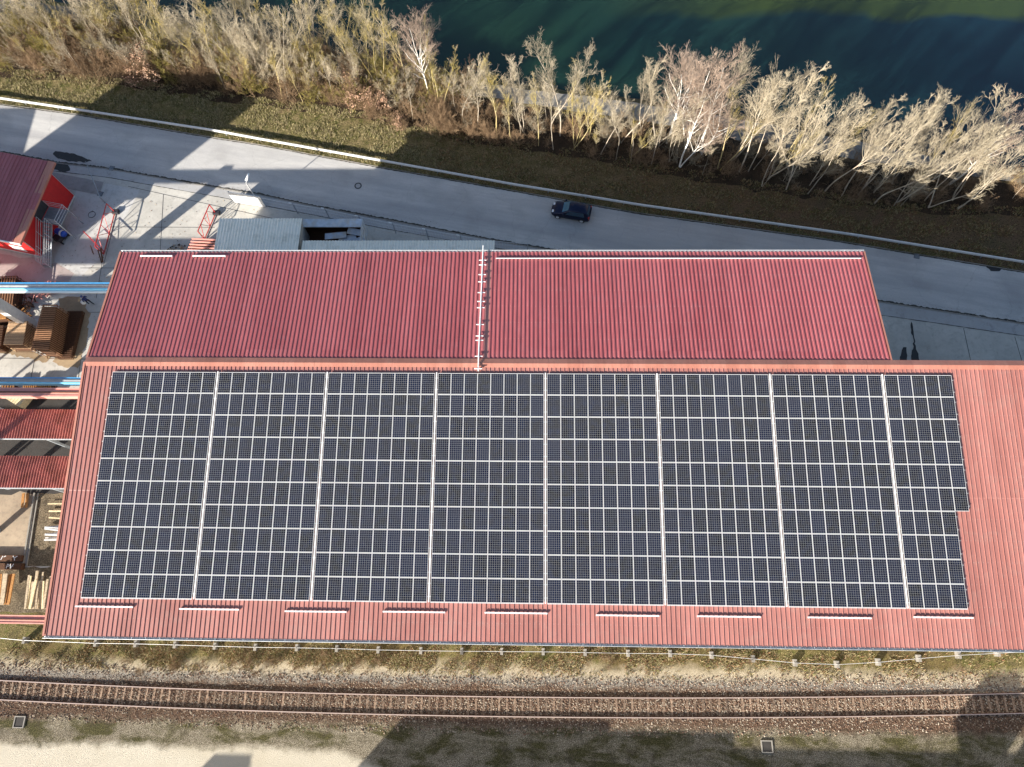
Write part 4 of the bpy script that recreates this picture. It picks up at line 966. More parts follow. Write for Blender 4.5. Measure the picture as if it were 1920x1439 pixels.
o = stones('yard_debris', 700, (-22, 3), lambda x: random.uniform(8, 25), (.02, .07), [M['st3'], M['st2'], M['st4'], M['wood']], .03); tag(o, 'small grit and debris scattered over the yard', 'debris')
o = stones('road_grit', 1500, (-30, 88), lambda x: lerp(ROAD_S, x) + random.triangular(0, .9, 0), (.015, .04), [M['st3'], M['st4']], .03); tag(o, 'grit along the kerb of the road', 'grit')
# sign panel, lamp, mesh fence
a = at(439.6, 380.8); b_ = at(498.8, 390); e = empty('sign_panel', (a.x, a.y, 0)); tag(e, 'large blank white panel standing at the roadside fence', 'panel')
d = Vector((b_.x - a.x, b_.y - a.y, 0)); L = d.length; rz = math.atan2(d.y, d.x)
m = MB(); m.box((0, 0, .12), (L, .05, 2.0), rz=rz); m.build('board', M['white'], e)
m = MB()
for x in (.05, L / 2, L - .1): m.box((x, .051, 0), (x + .08, .12, 2.05), rz=rz)
m.build('post', M['steel'], e)
p = at(473, 367.5, 2.0); e = empty('street_lamp', (p.x + .02, p.y + .25, 0)); tag(e, 'street lamp with a white head behind the white panel', 'street lamp')
m = MB(); m.bar((0, 0, 0), (0, 0, 3.9), .07, 8, r2=.05); m.build('pole', M['alu'], e); m = MB(); m.bar((0, 0, 3.9), (.1, .3, 4.1), .04, 6)
m.build('arm', M['alu'], e); m = MB(); m.bar((.05, .15, 4.08), (.25, .95, 4.2), .15, 8, flat=.45, r2=.1); m.build('lamp_head', M['white'], e, smooth=True)
FB = [at(*q) for q in [(498.8, 390), (558.8, 401.7), (618.1, 411), (680, 425), (742, 438), (803, 449), (866, 460.5), (927, 470), (989, 475.5)]]
e = empty('mesh_fence', (FB[0].x, FB[0].y, 0)); tag(e, 'thin steel mesh fence with grey posts between the road and the sheds', 'fence')
T = [p - FB[0] for p in FB]
for p in T[1:]:
    m = MB(); m.bar((p.x, p.y, 0), (p.x, p.y, 1.9), .045, 6); m.build('post', M['steel'], e)
m = MB()
for z, r_ in ((1.88, .022), (1.3, .008), (.7, .008), (.1, .008)): m.path([(p.x, p.y, z) for p in T], r_, 4)
for p, q in zip(T[:-1], T[1:]):
    for i in range(1, 12): s = p.lerp(q, i / 12); m.bar((s.x, s.y, .1), (s.x, s.y, 1.88), .005, 3)
m.build('wire_mesh', M['alu'], e)
for i, p in enumerate(T[1:7]):
    m = MB(); m.box((-.42, -.05, 1.9), (-.12, .05, 2.0), org=(p.x, p.y, 0), rz=-.2); m.build('bracket', M['white'], e)
# thin steel boom in the yard
a = at(188, 357, .1); b_ = at(160, 302, 3.2)
e = empty('barrier_pole', (a.x, a.y, 0)); tag(e, 'slender grey pole leaning over the pavement near the red gate', 'pole')
p1 = at(196, 380, .05); p2 = at(160, 303, 0.9)
m = MB(); m.bar((p1.x - a.x, p1.y - a.y, .95), (p2.x - a.x, p2.y - a.y, .9), .06, 6, r2=.03); m.build('boom', M['steel'], e); m = MB(); m.bar((p1.x - a.x, p1.y - a.y, 0), (p1.x - a.x, p1.y - a.y, 1.0), .08, 6); m.build('stand', M['steel'], e)

# ---------------------------------------------------------------- person in the yard
def person():
    p = at(172, 571); e = empty('person', (p.x, p.y, 0), R(150)); e.scale = (1.04, 1.04, 1.04); tag(e, 'person in a dark navy jacket carrying something white in the yard beside the hall', 'person')
    J = {'pel': (0, 0, .95), 'wst': (.01, 0, 1.12), 'che': (.03, 0, 1.36), 'nk': (.04, 0, 1.49), 'hd': (.07, 0, 1.63), 'top': (.07, 0, 1.74),
         'hl': (0, .1, .92), 'kl': (.16, .11, .50), 'al': (.22, .11, .09), 'tl': (.40, .12, .05), 'hr': (0, -.1, .92), 'kr': (-.06, -.11, .50), 'ar': (-.30, -.11, .13), 'tr': (-.16, -.12, .05),
         'sl': (.03, .2, 1.42), 'el': (-.10, .26, 1.15), 'wl': (.02, .28, .92), 'sr': (.03, -.2, 1.42), 'er': (.05, -.27, 1.15), 'wr': (.22, -.26, .98)}
    Rr = {'pel': .15, 'wst': .135, 'che': .16, 'nk': .06, 'hd': .10, 'top': .075, 'hl': .10, 'kl': .065, 'al': .045, 'tl': .04, 'hr': .10, 'kr': .065, 'ar': .045, 'tr': .04, 'sl': .07, 'el': .05, 'wl': .032, 'sr': .07, 'er': .05, 'wr': .032}
    Ed = [('pel', 'wst'), ('wst', 'che'), ('che', 'nk'), ('nk', 'hd'), ('hd', 'top'), ('pel', 'hl'), ('hl', 'kl'), ('kl', 'al'), ('al', 'tl'), ('pel', 'hr'), ('hr', 'kr'), ('kr', 'ar'), ('ar', 'tr'), ('che', 'sl'), ('sl', 'el'), ('el', 'wl'), ('che', 'sr'), ('sr', 'er'), ('er', 'wr')]
    def fingers(base, out, side):
        res = []
        for k, (off, ln) in enumerate(((-.03, .07), (-.01, .08), (.01, .078), (.03, .062))): res.append(((base[0] + off, base[1], base[2] - .07), (base[0] + off + .01, base[1], base[2] - .07 - ln)))
        res.append(((base[0] + .03, base[1], base[2] - .02), (base[0] + .065, base[1], base[2] - .07)))
        return res
    names = list(J); V = [J[k] for k in names]; E_ = [(names.index(a), names.index(b_)) for a, b_ in Ed]; RR = [Rr[k] for k in names]
    for wn in ('wl', 'wr'):
        i = names.index(wn); V.append((J[wn][0], J[wn][1], J[wn][2] - .06)); RR.append(.035); pi_ = len(V) - 1; E_.append((i, pi_))
        for a, b_ in fingers(J[wn], 0, 0): V.append(a); RR.append(.010); E_.append((pi_, len(V) - 1)); V.append(b_); RR.append(.008); E_.append((len(V) - 2, len(V) - 1))
    me = bpy.data.meshes.new('body'); me.from_pydata(V, E_, []); o = bpy.data.objects.new('body', me); COL.objects.link(o); o.parent = e
    sk = o.modifiers.new('skin', 'SKIN'); me.skin_vertices[0].data[0].use_root = True
    for i, r_ in enumerate(RR): me.skin_vertices[0].data[i].radius = (r_, r_)
    sb = o.modifiers.new('sub', 'SUBSURF'); sb.levels = 1; sb.render_levels = 1
    # cloth colours by height
    mt, t, b = newmat('clothed_body', .85); co = coords(t, 'Object'); sep = t.nodes.new('ShaderNodeSeparateXYZ'); t.links.new(co, sep.inputs[0])
    zz = math_(t, 'MULTIPLY', sep.outputs[2], .5)
    c = ramp(t, zz, [(0, (.01, .01, .012)), (.05, (.012, .014, .022)), (.49, (.02, .03, .11)), (.755, (.5, .3, .22))], 'CONSTANT'); t.links.new(c, b.inputs['Base Color']); me.materials.append(mt)
    h = MB(); h.lathe([(0, .13), (.06, .12), (.10, .07), (.115, .0), (.105, -.03)], (.06, 0, 1.66), 16); h.build('cap', M['jacket'], e, smooth=True)
person()
p = at(172, 571); e = empty('white_bag', (p.x - .30, p.y - .22, .95)); tag(e, 'small white bag held by the person in the yard', 'bag')
m = MB(); m.lathe([(0, -.26), (.16, -.24), (.24, -.08), (.22, .14), (.10, .26), (.03, .30)], (0, 0, 0), 10); m.build('sack', M['white'], e, smooth=True)

# ---------------------------------------------------------------- unseen buildings outside the frame; those in the west are added shadow casters
def offblock(name, boxes, lab, cat):
    e = empty(name, (boxes[0][0][0], boxes[0][0][1], 0)); tag(e, lab, cat)
    ox, oy = e.location.x, e.location.y
    for a, b_, mt, nm in boxes:
        m = MB(); m.box((a[0] - ox, a[1] - oy, a[2]), (b_[0] - ox, b_[1] - oy, b_[2])); m.build(nm, M[mt], e)
    return e
bt = [((-46, 2.4, 13), (-32.4, 8.4, 20.5), 'girderweb', 'bin'), ((-24.8, -11, 17.0), (-16.5, -5.9, 20), 'girderweb', 'bin')]  # unseen raised blocks, placed and sized to throw shade on the road
for x in (-45.6, -33.2):
    for y in (2.8, 7.6): bt.append(((x, y, 0), (x + .5, y + .5, 12.99), 'steel', 'leg'))
for x in (-24.6, -17):
    for y in (-10.6, -6.6): bt.append(((x, y, 0), (x + .4, y + .4, 16.99), 'steel', 'leg'))
offblock('shadow_tower', bt, 'unseen raised blocks on steel legs west of the yard, added to cast shadows', 'tower')
offblock('shadow_block', [((-72, 8, 0), (-40, 21, 9), 'redwall', 'wall'), ((-72.3, 7.7, 9.01), (-39.7, 21.3, 9.3), 'roof', 'roof')], 'unseen plain red block west of the site building, added to shade the road', 'shadow_block')  # unseen block added to shade the west end of the road
offblock('factory', [((2.3, -60, 0), (19.6, -46.2, 12), 'wallgrey', 'wall'), ((19.61, -60, 0), (30, -46.6, 11.8), 'wallgrey', 'wall'), ((30.01, -60, 0), (53, -47.8, 11.8), 'wallgrey', 'wall'), ((53.01, -60, 0), (90, -47.4, 12.2), 'wallgrey', 'wall'),
                     ((47.4, -49.6, 12.21), (50.2, -46.2, 14.3), 'wallgrey', 'chimney'), ((-13.3, -52, 0), (-10.2, -49.3, 12), 'wallgrey', 'stair_tower')], 'grey factory building south of the railway', 'factory')

# ---------------------------------------------------------------- bare riverside trees
def barkmat(name, a, b_, lich=None):
    m, t, b = newmat(name, 0.9, spec=0.2); p = coords(t, 'Object')
    f = noise(t, p, 1.6, 4, 0.6); c = ramp(t, f, [(0.35, a), (0.65, b_)])
    if lich: c = mixc(t, ramp(t, noise(t, p, 0.45, 3), [(0.45, (0, 0, 0)), (0.6, (0.85, 0.85, 0.85))]), c, lich)
    inf = t.nodes.new('ShaderNodeObjectInfo'); hs = t.nodes.new('ShaderNodeHueSaturation')
    t.links.new(math_(t, 'MULTIPLY_ADD', inf.outputs['Random'], .5, .75), hs.inputs['Value']); t.links.new(c, hs.inputs['Color'])
    t.links.new(hs.outputs[0], b.inputs['Base Color']); return m
M['bark_pale'] = barkmat('pale_bark', (0.36, 0.30, 0.23, 1), (0.54, 0.47, 0.37, 1))
M['twig_pale'] = barkmat('pale_twigs', (0.36, 0.30, 0.21, 1), (0.53, 0.46, 0.34, 1))
M['bark_yel'] = barkmat('lichen_bark', (0.40, 0.31, 0.16, 1), (0.52, 0.44, 0.25, 1), (0.46, 0.36, 0.08, 1))
M['twig_yel'] = barkmat('lichen_twigs', (0.36, 0.30, 0.20, 1), (0.48, 0.41, 0.28, 1), (0.42, 0.33, 0.09, 1))
M['bark_white'] = barkmat('white_birch_bark', (0.72, 0.69, 0.62, 1), (0.82, 0.80, 0.75, 1))
M['twig_pink'] = barkmat('reddish_birch_twigs', (0.34, 0.25, 0.19, 1), (0.48, 0.37, 0.29, 1))
M['twig_brown'] = barkmat('brown_twigs', (0.17, 0.11, 0.065, 1), (0.33, 0.23, 0.14, 1))
M['twig_olive'] = barkmat('olive_twigs', (0.20, 0.17, 0.05, 1), (0.36, 0.30, 0.10, 1))
M['leaf_dry'] = barkmat('dry_pinkish_leaves', (0.46, 0.27, 0.17, 1), (0.66, 0.44, 0.31, 1))

def tubes(segs, n=3):
    """segs: array (k, 8) = p0, p1, r0, r1 -> vertices and faces of open prisms"""
    s = np.asarray(segs); p0, p1, r0, r1 = s[:, :3], s[:, 3:6], s[:, 6], s[:, 7]
    d = p1 - p0; d /= np.linalg.norm(d, axis=1, keepdims=True) + 1e-9
    up = np.where(np.abs(d[:, 2:3]) > .9, np.array([[1., 0, 0]]), np.array([[0, 0, 1.]]))
    a = np.cross(d, up); a /= np.linalg.norm(a, axis=1, keepdims=True) + 1e-9; b = np.cross(d, a)
    V = []
    for c, r in ((p0, r0), (p1, r1)):
        for i in range(n):
            t = 2 * math.pi * i / n; V.append(c + (a * math.cos(t) + b * math.sin(t)) * r[:, None])
    V = np.stack(V, 1).reshape(-1, 3)
    base = (np.arange(len(s)) * 2 * n)[:, None]
    Fc = [base + np.array([[i, (i + 1) % n, n + (i + 1) % n, n + i]]) for i in range(n)]
    return V, np.stack(Fc, 1).reshape(-1, 4)
def fastmesh(name, V, Fc, mat):
    me = bpy.data.meshes.new(name); k = Fc.shape[1]
    me.vertices.add(len(V)); me.vertices.foreach_set('co', V.astype(np.float32).ravel())
    me.loops.add(Fc.size); me.loops.foreach_set('vertex_index', Fc.astype(np.int32).ravel())
    me.polygons.add(len(Fc)); me.polygons.foreach_set('loop_start', (np.arange(len(Fc)) * k).astype(np.int32)); me.polygons.foreach_set('loop_total', np.full(len(Fc), k, np.int32))
    me.update(calc_edges=True); me.materials.append(mat); return me
def unit(v): return v / (np.linalg.norm(v) + 1e-9)
def limb(out, p, d, L, r, k, wob, lift, rend=.35):
    pts = [(p, r)]; st = L / k
    for i in range(k):
        d = unit(d + RNG.normal(0, wob, 3) + np.array([0, 0, lift]))
        q = p + d * st; r2 = r * (1 - (1 - rend) / k * 1.0) if False else r * (rend + (1 - rend) * (1 - (i + 1) / k)) / (rend + (1 - rend) * (1 - i / k))
        out.append((*p, *q, r, r2)); p, r = q, r2; pts.append((p, r, d))
    return pts
def side(d, ang):
    a = unit(np.cross(d, RNG.normal(0, 1, 3))); return unit(d * math.cos(ang) + a * math.sin(ang))
def make_tree(H=10.0, stems=1, start=.3, nb=16, spread=.55, blen=.36, droop=0.0, fine=1.0, r0=.08):
    tr, cr = [], []
    for s in range(stems):
        d0 = unit(np.array([RNG.normal(0, .10 + .10 * (stems > 1)), RNG.normal(0, .10 + .10 * (stems > 1)), 1.0])); h = H * RNG.uniform(.8, 1) if s else H
        k = 10; pts = limb(tr, np.array([RNG.normal(0, .12) * s, RNG.normal(0, .12) * s, -.15]), d0, h, r0 * (1 if s == 0 else .75), k, .07, .05, .12)
        n1 = max(5, int(nb / stems ** .6))
        for j in range(n1):
            t = start + (1 - start) * (j + RNG.uniform(0, 1)) / n1; i = min(k - 1, int(t * k)); f = t * k - i
            P = pts[i][0] * (1 - f) + pts[i + 1][0] * f; rr = pts[i][1] * .62; dd = pts[min(k, i + 1)][2]
            L1 = H * blen * (1.15 - .75 * t) * RNG.uniform(.7, 1.2)
            p1 = limb(tr if rr > .03 else cr, P, side(dd, RNG.uniform(.6, 1.3) * spread * 1.5), L1, max(.018, rr), 5, .085, .13 - droop * .3, .3)
            for a in range(int(7 * fine)):
                u = RNG.uniform(.2, 1); i2 = min(4, int(u * 5)); P2 = p1[i2][0] + (p1[i2 + 1][0] - p1[i2][0]) * (u * 5 - i2)
                L2 = L1 * RNG.uniform(.32, .6); p2 = limb(cr, P2, side(p1[i2 + 1][2], RNG.uniform(.3, .7)), L2, .0125, 3, .09, .14 - droop, .5)
                for b in range(int(5 * fine)):
                    u = RNG.uniform(.15, 1); i3 = min(2, int(u * 3)); P3 = p2[i3][0] + (p2[i3 + 1][0] - p2[i3][0]) * (u * 3 - i3)
                    L3 = max(.3, L2 * RNG.uniform(.4, .7)); p3 = limb(cr, P3, side(p2[i3 + 1][2], RNG.uniform(.3, .65)), L3, .0078, 2, .10, .12 - droop * 1.4, .6)
                    for c in range(2): cr.append((*p3[1][0], *(p3[1][0] + side(p3[1][2], RNG.uniform(.4, .9)) * L3 * .5), .0065, .0045))
    return tr, cr
def leafcards(cr, n, s):
    idx = RNG.integers(0, len(cr), n); A = np.array([cr[i][3:6] for i in idx]) + RNG.normal(0, .06, (n, 3))
    a = RNG.normal(0, 1, (n, 3)); a /= np.linalg.norm(a, axis=1, keepdims=True); b = np.cross(a, RNG.normal(0, 1, (n, 3))); b /= np.linalg.norm(b, axis=1, keepdims=True)
    k = RNG.uniform(.6, 1.3, (n, 1)) * s
    V = np.stack([A - a * k, A + b * k * .6, A + a * k, A - b * k * .6], 1).reshape(-1, 3); return V, np.arange(n * 4).reshape(-1, 4)
SPEC = {'pale': ('bark_pale', 'twig_pale'), 'yel': ('bark_yel', 'twig_yel'), 'birch': ('bark_white', 'twig_pink')}
protos = {k: [] for k in ('pale', 'yel', 'birch', 'thin', 'brown', 'olive')}
def addproto(kind, cfg, mats):
    tr, cr = make_tree(**cfg); V, Fc = tubes(tr, 5); a = fastmesh('trunk', V, Fc, M[mats[0]]); V, Fc = tubes(cr, 3); b = fastmesh('crown', V, Fc, M[mats[1]])
    zt = max(c[5] for c in cr); protos[kind].append((a, b, zt, cr)); return zt
for i in range(5): addproto('pale', dict(H=10, stems=[1, 2, 1, 2, 2][i], start=[.42, .42, .46, .4, .38][i], nb=16, fine=.92, spread=[.42, .36, .48, .32, .42][i], blen=[.32, .3, .36, .28, .33][i]), SPEC['pale'])
for i in range(4): addproto('yel', dict(H=10, stems=[1, 2, 3, 1][i], start=.36, nb=17, spread=[.3, .34, .32, .4][i], blen=.30, fine=.92), SPEC['yel'])
for i in range(3): addproto('birch', dict(H=10, stems=[1, 3, 2][i], start=.32, nb=20, spread=.46, blen=.38, droop=.08, fine=1.1, r0=.12), SPEC['birch'])
for i in range(4): addproto('thin', dict(H=9, stems=1, start=.5, nb=11, spread=.5, blen=.26, r0=.055, fine=.9), SPEC['pale'])
for kind, mt in (('brown', 'twig_brown'), ('olive', 'twig_olive')):
    for i in range(3): addproto(kind, dict(H=3.6, stems=7, start=.08, nb=34, spread=.55, blen=.5, r0=.035, fine=.95), (mt, mt))
ORD = ['first', 'second', 'third', 'fourth', 'fifth', 'sixth', 'seventh', 'eighth', 'ninth'] + ['%dth' % i for i in range(10, 20)] + ['20th', '21st', '22nd', '23rd'] + ['%dth' % i for i in range(24, 31)] + ['31st', '32nd', '33rd'] + ['%dth' % i for i in range(34, 41)] + ['41st', '42nd', '43rd'] + ['%dth' % i for i in range(44, 51)] + ['51st', '52nd', '53rd'] + ['%dth' % i for i in range(54, 61)]
allplants = []
def plant(kind, x, y, h, lean=(0, 0), name='bare_tree', var=None, wid=1.0):
    L_ = protos[kind]; a, b, zt, cr = L_[var % len(L_)] if var is not None else random.choice(L_)
    e = empty(name, (x, y, max(-1.3, ground_z(x, y)))); s = h / zt; e.scale = (s * wid, s * wid, s); e.rotation_euler = (lean[0], lean[1], random.uniform(0, 6.28))
    for me in (a, b):
        o = bpy.data.objects.new(me.name.split('.')[0], me); COL.objects.link(o); o.parent = e
    allplants.append((e, kind, name)); return e
def crown_at(u, v, kind, off, hmin=4.5, hmax=13.5, **k):
    """tree whose crown tip is seen at pixel (u, v) and whose foot stands off metres behind the edge of the verge"""
    best = None
    for h in np.arange(hmin, hmax, .25):
        p = at(u, v, h); dlt = abs(p.y - (lerp(FRONT, p.x) + off))
        if best is None or dlt < best[0]: best = (dlt, h, p)
    _, h, p = best; h = min(h, hmax); return plant(kind, p.x, p.y, h + .2, **k)
random.seed(11); RNG = np.random.default_rng(23)
# individually placed trees whose crowns stand out against the river
TOPS = [(640, -5, 'yel', 5), (668, 0, 'yel', 4.2), (724, 12, 'yel', 4.8), (772, 8, 'birch', 4.2), (808, 80, 'yel', 2.8), (850, 84, 'pale', 2.2), (884, 112, 'pale', 1.5), (922, 100, 'yel', .8), (985, 105, 'pale', 1.8),
        (1036, 74, 'pale', 3.4), (1062, 92, 'pale', 2.4), (1010, 120, 'yel', .6), (1122, 108, 'yel', 2.6), (1088, 150, 'yel', 1.0), (1150, 152, 'thin', .8), (1176, 195, 'thin', .4), (1206, 205, 'thin', .4),
        (1185, 150, 'pale', 2.6), (1238, 104, 'pale', 4.6), (1270, 112, 'pale', 3.2), (1300, 90, 'birch', 3.8), (1342, 98, 'birch', 3.0), (1375, 112, 'birch', 1.6), (1402, 74, 'pale', 3.4), (1415, 148, 'yel', 1.6), (1446, 128, 'pale', 2.6), (1466, 150, 'pale', 1.0),
        (1487, 150, 'thin', 1.6), (1545, 152, 'yel', 1.8), (1525, 165, 'pale', .8), (1598, 137, 'pale', 3.2), (1575, 155, 'pale', 1.6), (1632, 180, 'yel', 2.8), (1655, 195, 'pale', 1.0), (1690, 202, 'pale', 1.5), (1712, 192, 'pale', 2.8), (1735, 200, 'pale', 1.0),
        (1768, 195, 'pale', 1.6), (1800, 183, 'pale', 3.0), (1820, 215, 'pale', .8), (1846, 203, 'yel', 2.4), (1875, 222, 'pale', 1.2), (1895, 212, 'pale', 2.6), (1915, 202, 'birch', 3.4), (1932, 225, 'pale', 1.4),
        (955, 150, 'yel', .4), (1045, 150, 'thin', .4), (1255, 165, 'thin', .5), (1320, 170, 'birch', .9), (1505, 200, 'thin', .3), (1560, 200, 'pale', .3), (1610, 205, 'thin', .3), (1670, 235, 'thin', .4), (1745, 245, 'pale', .3), (1790, 255, 'thin', .3), (1860, 262, 'pale', .3), (1910, 275, 'pale', .3)]
for u, v, kd, off in TOPS:
    crown_at(u + random.uniform(-4, 4), v + 3, kd, off, lean=(random.gauss(-.04, .04), random.gauss(0, .05)), wid={'pale': 1.0, 'yel': .85, 'birch': 1.0, 'thin': .85}[kd] * random.uniform(.85, 1.1))
# west: a dense belt reaching the top of the frame
for i in range(64):
    x = -34 + 47 * (i + random.random()) / 64; off = random.uniform(1.5, 10.5) if i % 3 else random.uniform(.8, 3.0)
    y = lerp(FRONT, x) + off
    kd = random.choices(['pale', 'yel', 'thin'], [5, 3.5, 1])[0]
    h = random.uniform(6.5, 10.5) * (.72 if off < 3 else 1)
    plant(kd, x, y, h, lean=(random.gauss(0, .07), random.gauss(-.1, .08)), wid=random.uniform(.9, 1.2))
for i in range(46):
    x = random.uniform(16, 92); plant(random.choices(['pale', 'yel', 'thin'], [4, 2, 4])[0], x, lerp(FRONT, x) + random.uniform(.3, 5.2), random.uniform(4.8, 8.2), lean=(random.gauss(-.02, .05), random.gauss(0, .06)), wid=random.uniform(.75, 1.0))
for i in range(7): plant(random.choice(['pale', 'thin']), 86 + i * 3 + random.random(), lerp(FRONT, 86 + i * 3) + random.uniform(.5, 4), random.uniform(8, 10), lean=(random.gauss(0, .05), random.gauss(0, .05)))
for i in range(34):
    x = random.uniform(-36, 15); plant(random.choices(['pale', 'yel'], [3, 2])[0], x, lerp(FRONT, x) + random.uniform(3, 10.5), random.uniform(8, 11), lean=(random.gauss(0, .07), random.gauss(-.1, .08)), wid=random.uniform(.95, 1.25))
# the leafy brown bushes
def leafbush(u, v, h, lab, n=900):
    p = at(u, v, 0); e = plant('brown', p.x, p.y, h, name='leafy_bush', wid=1.0)
    kids = [c for c in bpy.data.objects if c.parent == e]; cr = protos['brown'][0][3]
    V, Fc = leafcards(cr, n, .075); o = bpy.data.objects.new('leaves', fastmesh('leaves', V, Fc, M['leaf_dry'])); COL.objects.link(o); o.parent = e
    tag(e, lab, 'bush', 'bushes still holding dry leaves'); allplants.pop(); return e
leafbush(288, 150, 5.0, 'bush with pinkish brown dry leaves in the dense scrub at the upper left', 1500)
leafbush(262, 155, 3.2, 'smaller dry leaved bush at the grass edge, left of the taller one')
leafbush(676, 200, 4.2, 'narrow pinkish leaved bush left of the white birch')
leafbush(712, 215, 4.4, 'broad dry leaved bush right below the white birch', 1400)
leafbush(752, 245, 2.2, 'lowest dry leaved bush at the very edge of the grass')
leafbush(1335, 262, 3.0, 'small reddish bush under the spreading pink twigged birch')
M['litter'] = gravelmat('shade_dark_leaf_litter', (0.012, 0.009, 0.006, 1), (0.045, 0.03, 0.018, 1), (0.11, 0.07, 0.04, 1), 10, .9)  # litter coloured near black to paint the shade below the crowns
lx = np.linspace(-60, 130, 150)
v = []
for x in lx: v += [(x, lerp(FRONT, x) - .3 + random.uniform(-.35, .35), .014), (x, max(lerp(PATH_S, x) + random.uniform(-.5, .1), lerp(FRONT, x) + 1), .014)]
m = MB(); m.add(v, [(2 * k, 2 * k + 2, 2 * k + 3, 2 * k + 1) for k in range(len(lx) - 1)]); tag(m.build('shade_toned_litter', M['litter']), kind='structure')
# labels: rank from west to east among the kin
names = {'pale': 'pale bare tree', 'yel': 'bare tree with yellow lichened branches', 'birch': 'white stemmed birch with reddish twigs', 'thin': 'slender bare tree with a thin stem'}
for kd in ('pale', 'yel', 'birch', 'thin'):
    L_ = sorted([e for e, k, n in allplants if k == kd and n == 'bare_tree'], key=lambda e: e.location.x)
    for i, e in enumerate(L_):
        hgt = e.scale[2] * 10; sz = 'tall' if hgt > 9.5 else ('short' if hgt < 6.5 else 'medium')
        tag(e, '%s %s, %s of its kind from the left' % (sz, names[kd], ORD[i] if i < len(ORD) else '%dth' % (i + 1)), 'tree', 'bare trees between road and river')
        if kd == 'birch': e.name = 'birch_tree'
# undergrowth nobody could count: twiggy scrub as one mesh
def scrub(name, spots, kinds, lab, hr):
    Vs, Fs, n0 = [], [], 0
    for (x, y) in spots:
        tr, cr = [], []
        h = random.uniform(*hr); k = random.choice(kinds); cr = SCR[k][random.randrange(len(SCR[k]))]
        a = random.uniform(0, 6.28); c, s = math.cos(a), math.sin(a); V, Fc = cr; V2 = V * h / 3.6
        V2 = np.stack([V2[:, 0] * c - V2[:, 1] * s + x, V2[:, 0] * s + V2[:, 1] * c + y, V2[:, 2] + ground_z(x, y)], 1)
        Vs.append(V2); Fs.append(Fc + n0); n0 += len(V2)
    me = fastmesh(name, np.concatenate(Vs), np.concatenate(Fs), M[kinds[0]]); o = bpy.data.objects.new(name, me); COL.objects.link(o); o['kind'] = 'stuff'; tag(o, lab, 'undergrowth')
SCR = {}
for nm, stems, nb in (('twig_brown', 6, 22), ('twig_olive', 6, 22), ('twig_pale', 5, 18)):
    SCR[nm] = []
    for i in range(4):
        tr, cr = make_tree(H=3.6, stems=stems, start=.05, nb=nb, spread=.6, blen=.55, r0=.03, fine=.62); SCR[nm].append(tubes(tr + cr, 3))
def spots(n, x0, x1, o0, o1): 
    r_ = []
    for i in range(n): x = random.uniform(x0, x1); r_.append((x, lerp(FRONT, x) + random.uniform(o0, o1)))
    return r_
scrub('undergrowth', spots(235, -36, 26, .1, 7), ['twig_brown'], 'tangled brown undergrowth along the grass edge', (1.4, 3.4))
scrub('undergrowth', spots(75, -36, 26, .6, 7), ['twig_olive'], 'olive green twiggy undergrowth among the trees', (1.5, 3.8))
scrub('undergrowth', spots(110, -34, 24, 1.0, 9), ['twig_pale'], 'pale dry twiggy undergrowth among the trees', (1.8, 4.0))
scrub('undergrowth', spots(190, 22, 92, .0, 5.0), ['twig_brown'], 'dark low undergrowth at the feet of the eastern trees', (.7, 2.0))
scrub('undergrowth', spots(45, 22, 92, 1.5, 4.5), ['twig_pale'], 'pale low brush beside the riverside path', (1.2, 2.6))
# dry shrubs beside the railway fence pipe
scrub('dry_shrubs', [(at(u, v).x, at(u, v).y) for u, v in [(random.uniform(150, 1150), random.uniform(1225, 1262)) for _ in range(26)] + [(245, 1240), (330, 1235), (385, 1250), (440, 1245), (610, 1228), (705, 1240), (1010, 1240), (1130, 1235), (1790, 1255), (1830, 1250), (60, 1225), (100, 1240), (560, 1250), (860, 1235), (1400, 1240)]], ['twig_brown'], 'dry brown shrubs between the hall and the track', (.5, 1.1))
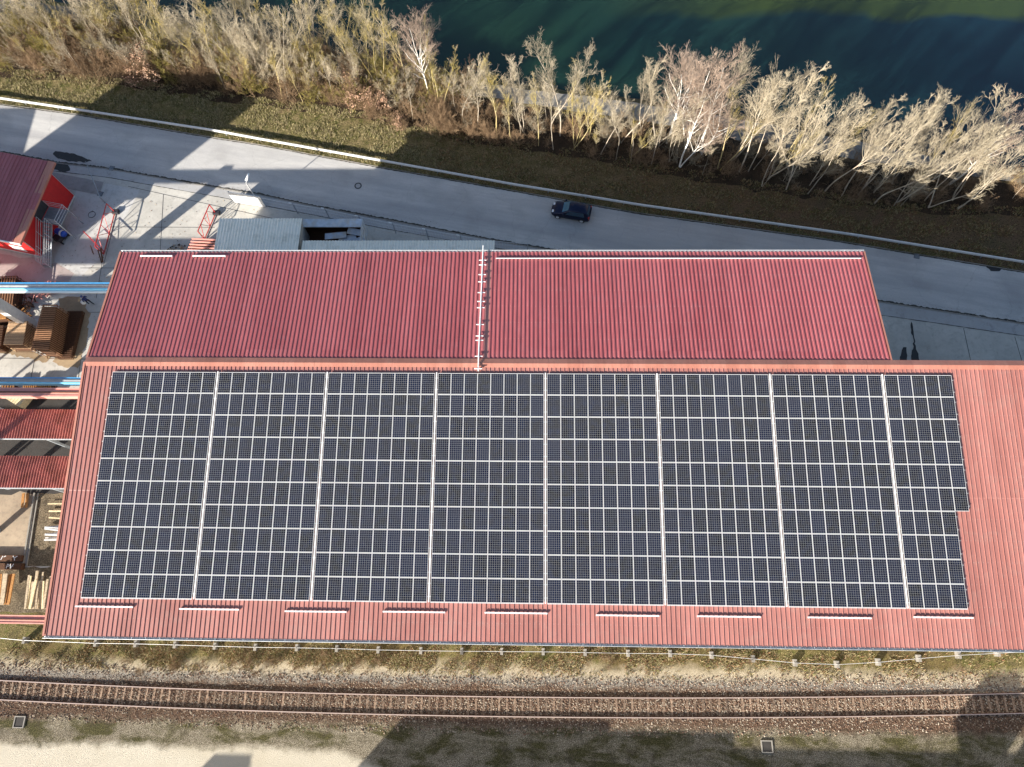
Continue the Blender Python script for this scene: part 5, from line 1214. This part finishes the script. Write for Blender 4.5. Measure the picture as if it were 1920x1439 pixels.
# grass tufts
def tufts(name, n, fx, fy, hgt, mats, lab):
    x = np.array([fx() for _ in range(int(n * 1.7))]); y = np.array([fy(a) for a in x]); k = 6
    q = np.sin(x * .9 + 1.3 * np.sin(y * 1.7)) + np.sin(y * 2.3 + x * .37 + 2 * np.sin(x * .21)) + np.sin(x * 2.9 - y * 1.9) * .7 + RNG.normal(0, .7, len(x))
    sel = q > np.quantile(q, 1 - 1 / 1.7); x, y, q = x[sel], y[sel], q[sel]; n = len(x); amp = np.repeat(np.clip(.55 + .25 * (q - q.min()), .5, 1.7), k)
    x = np.repeat(x, k) + RNG.normal(0, .05, n * k); y = np.repeat(y, k) + RNG.normal(0, .05, n * k); a = RNG.uniform(0, 6.28, n * k); h = RNG.uniform(*hgt, n * k) * amp; ln = RNG.uniform(.2, .9, n * k) * h; w_ = .022
    ca, sa = np.cos(a), np.sin(a); z0 = np.full(n * k, 0.0)
    V = np.stack([np.stack([x - sa * w_, y + ca * w_, z0], 1), np.stack([x + sa * w_, y - ca * w_, z0], 1), np.stack([x + ca * ln, y + sa * ln, z0 + h], 1)], 1).reshape(-1, 3)
    me = fastmesh(name, V, np.arange(n * k * 3).reshape(-1, 3), M[mats[0]])
    for m_ in mats[1:]: me.materials.append(M[m_])
    me.polygons.foreach_set('material_index', RNG.integers(0, len(mats), n * k).astype(np.int32))
    o = bpy.data.objects.new(name, me); COL.objects.link(o); o['kind'] = 'stuff'; tag(o, lab, 'grass')
M['g_straw'] = plain('straw_grass', (0.40, 0.33, 0.18, 1), .9, var=.3); M['g_green'] = plain('green_grass', (0.13, 0.135, 0.03, 1), .9, var=.35); M['g_brown'] = plain('brown_stalks', (0.28, 0.14, 0.075, 1), .9, var=.3)
M['g_dark'] = plain('dark_moss', (0.035, 0.035, 0.02, 1), .95, var=.4)
tufts('grass', 15000, lambda: random.uniform(-33, 22), lambda x: random.uniform(lerp(ROAD_N, x) + .15, lerp(FRONT, x) + .8), (.08, .28), ['g_straw', 'g_green', 'g_straw'], 'yellow green winter grass on the verge')
tufts('grass', 14000, lambda: random.uniform(20, 90), lambda x: random.uniform(lerp(ROAD_N, x) + .15, lerp(FRONT, x) + .8), (.08, .26), ['g_brown', 'g_green', 'g_straw'], 'brown winter grass on the shaded verge')
tufts('grass', 5000, lambda: random.uniform(-33, 90), lambda x: lerp(ROAD_N, x) + abs(random.gauss(0, .35)) + .1, (.05, .18), ['g_green', 'g_green', 'g_straw'], 'greener grass at the road edge under the barrier')
def sy(x):
    return random.triangular(-22.3, -19.3, -20.4)
tufts('grass', 13000, lambda: random.triangular(-14, 78, 0), sy, (.08, .34), ['g_straw', 'g_brown', 'g_green', 'g_straw'], 'scrubby grass between the hall and the track')
tufts('moss', 1500, lambda: random.uniform(-33, 66), lambda x: lerp(ROAD_S, x) - .05 + random.gauss(0, .05), (.03, .09), ['g_dark'], 'dark moss in the cracked kerb line')
tufts('moss', 900, lambda: random.uniform(-33, 90), lambda x: lerp(ROAD_N, x) + random.gauss(0, .05), (.03, .09), ['g_dark'], 'dark moss along the grass edge of the road')
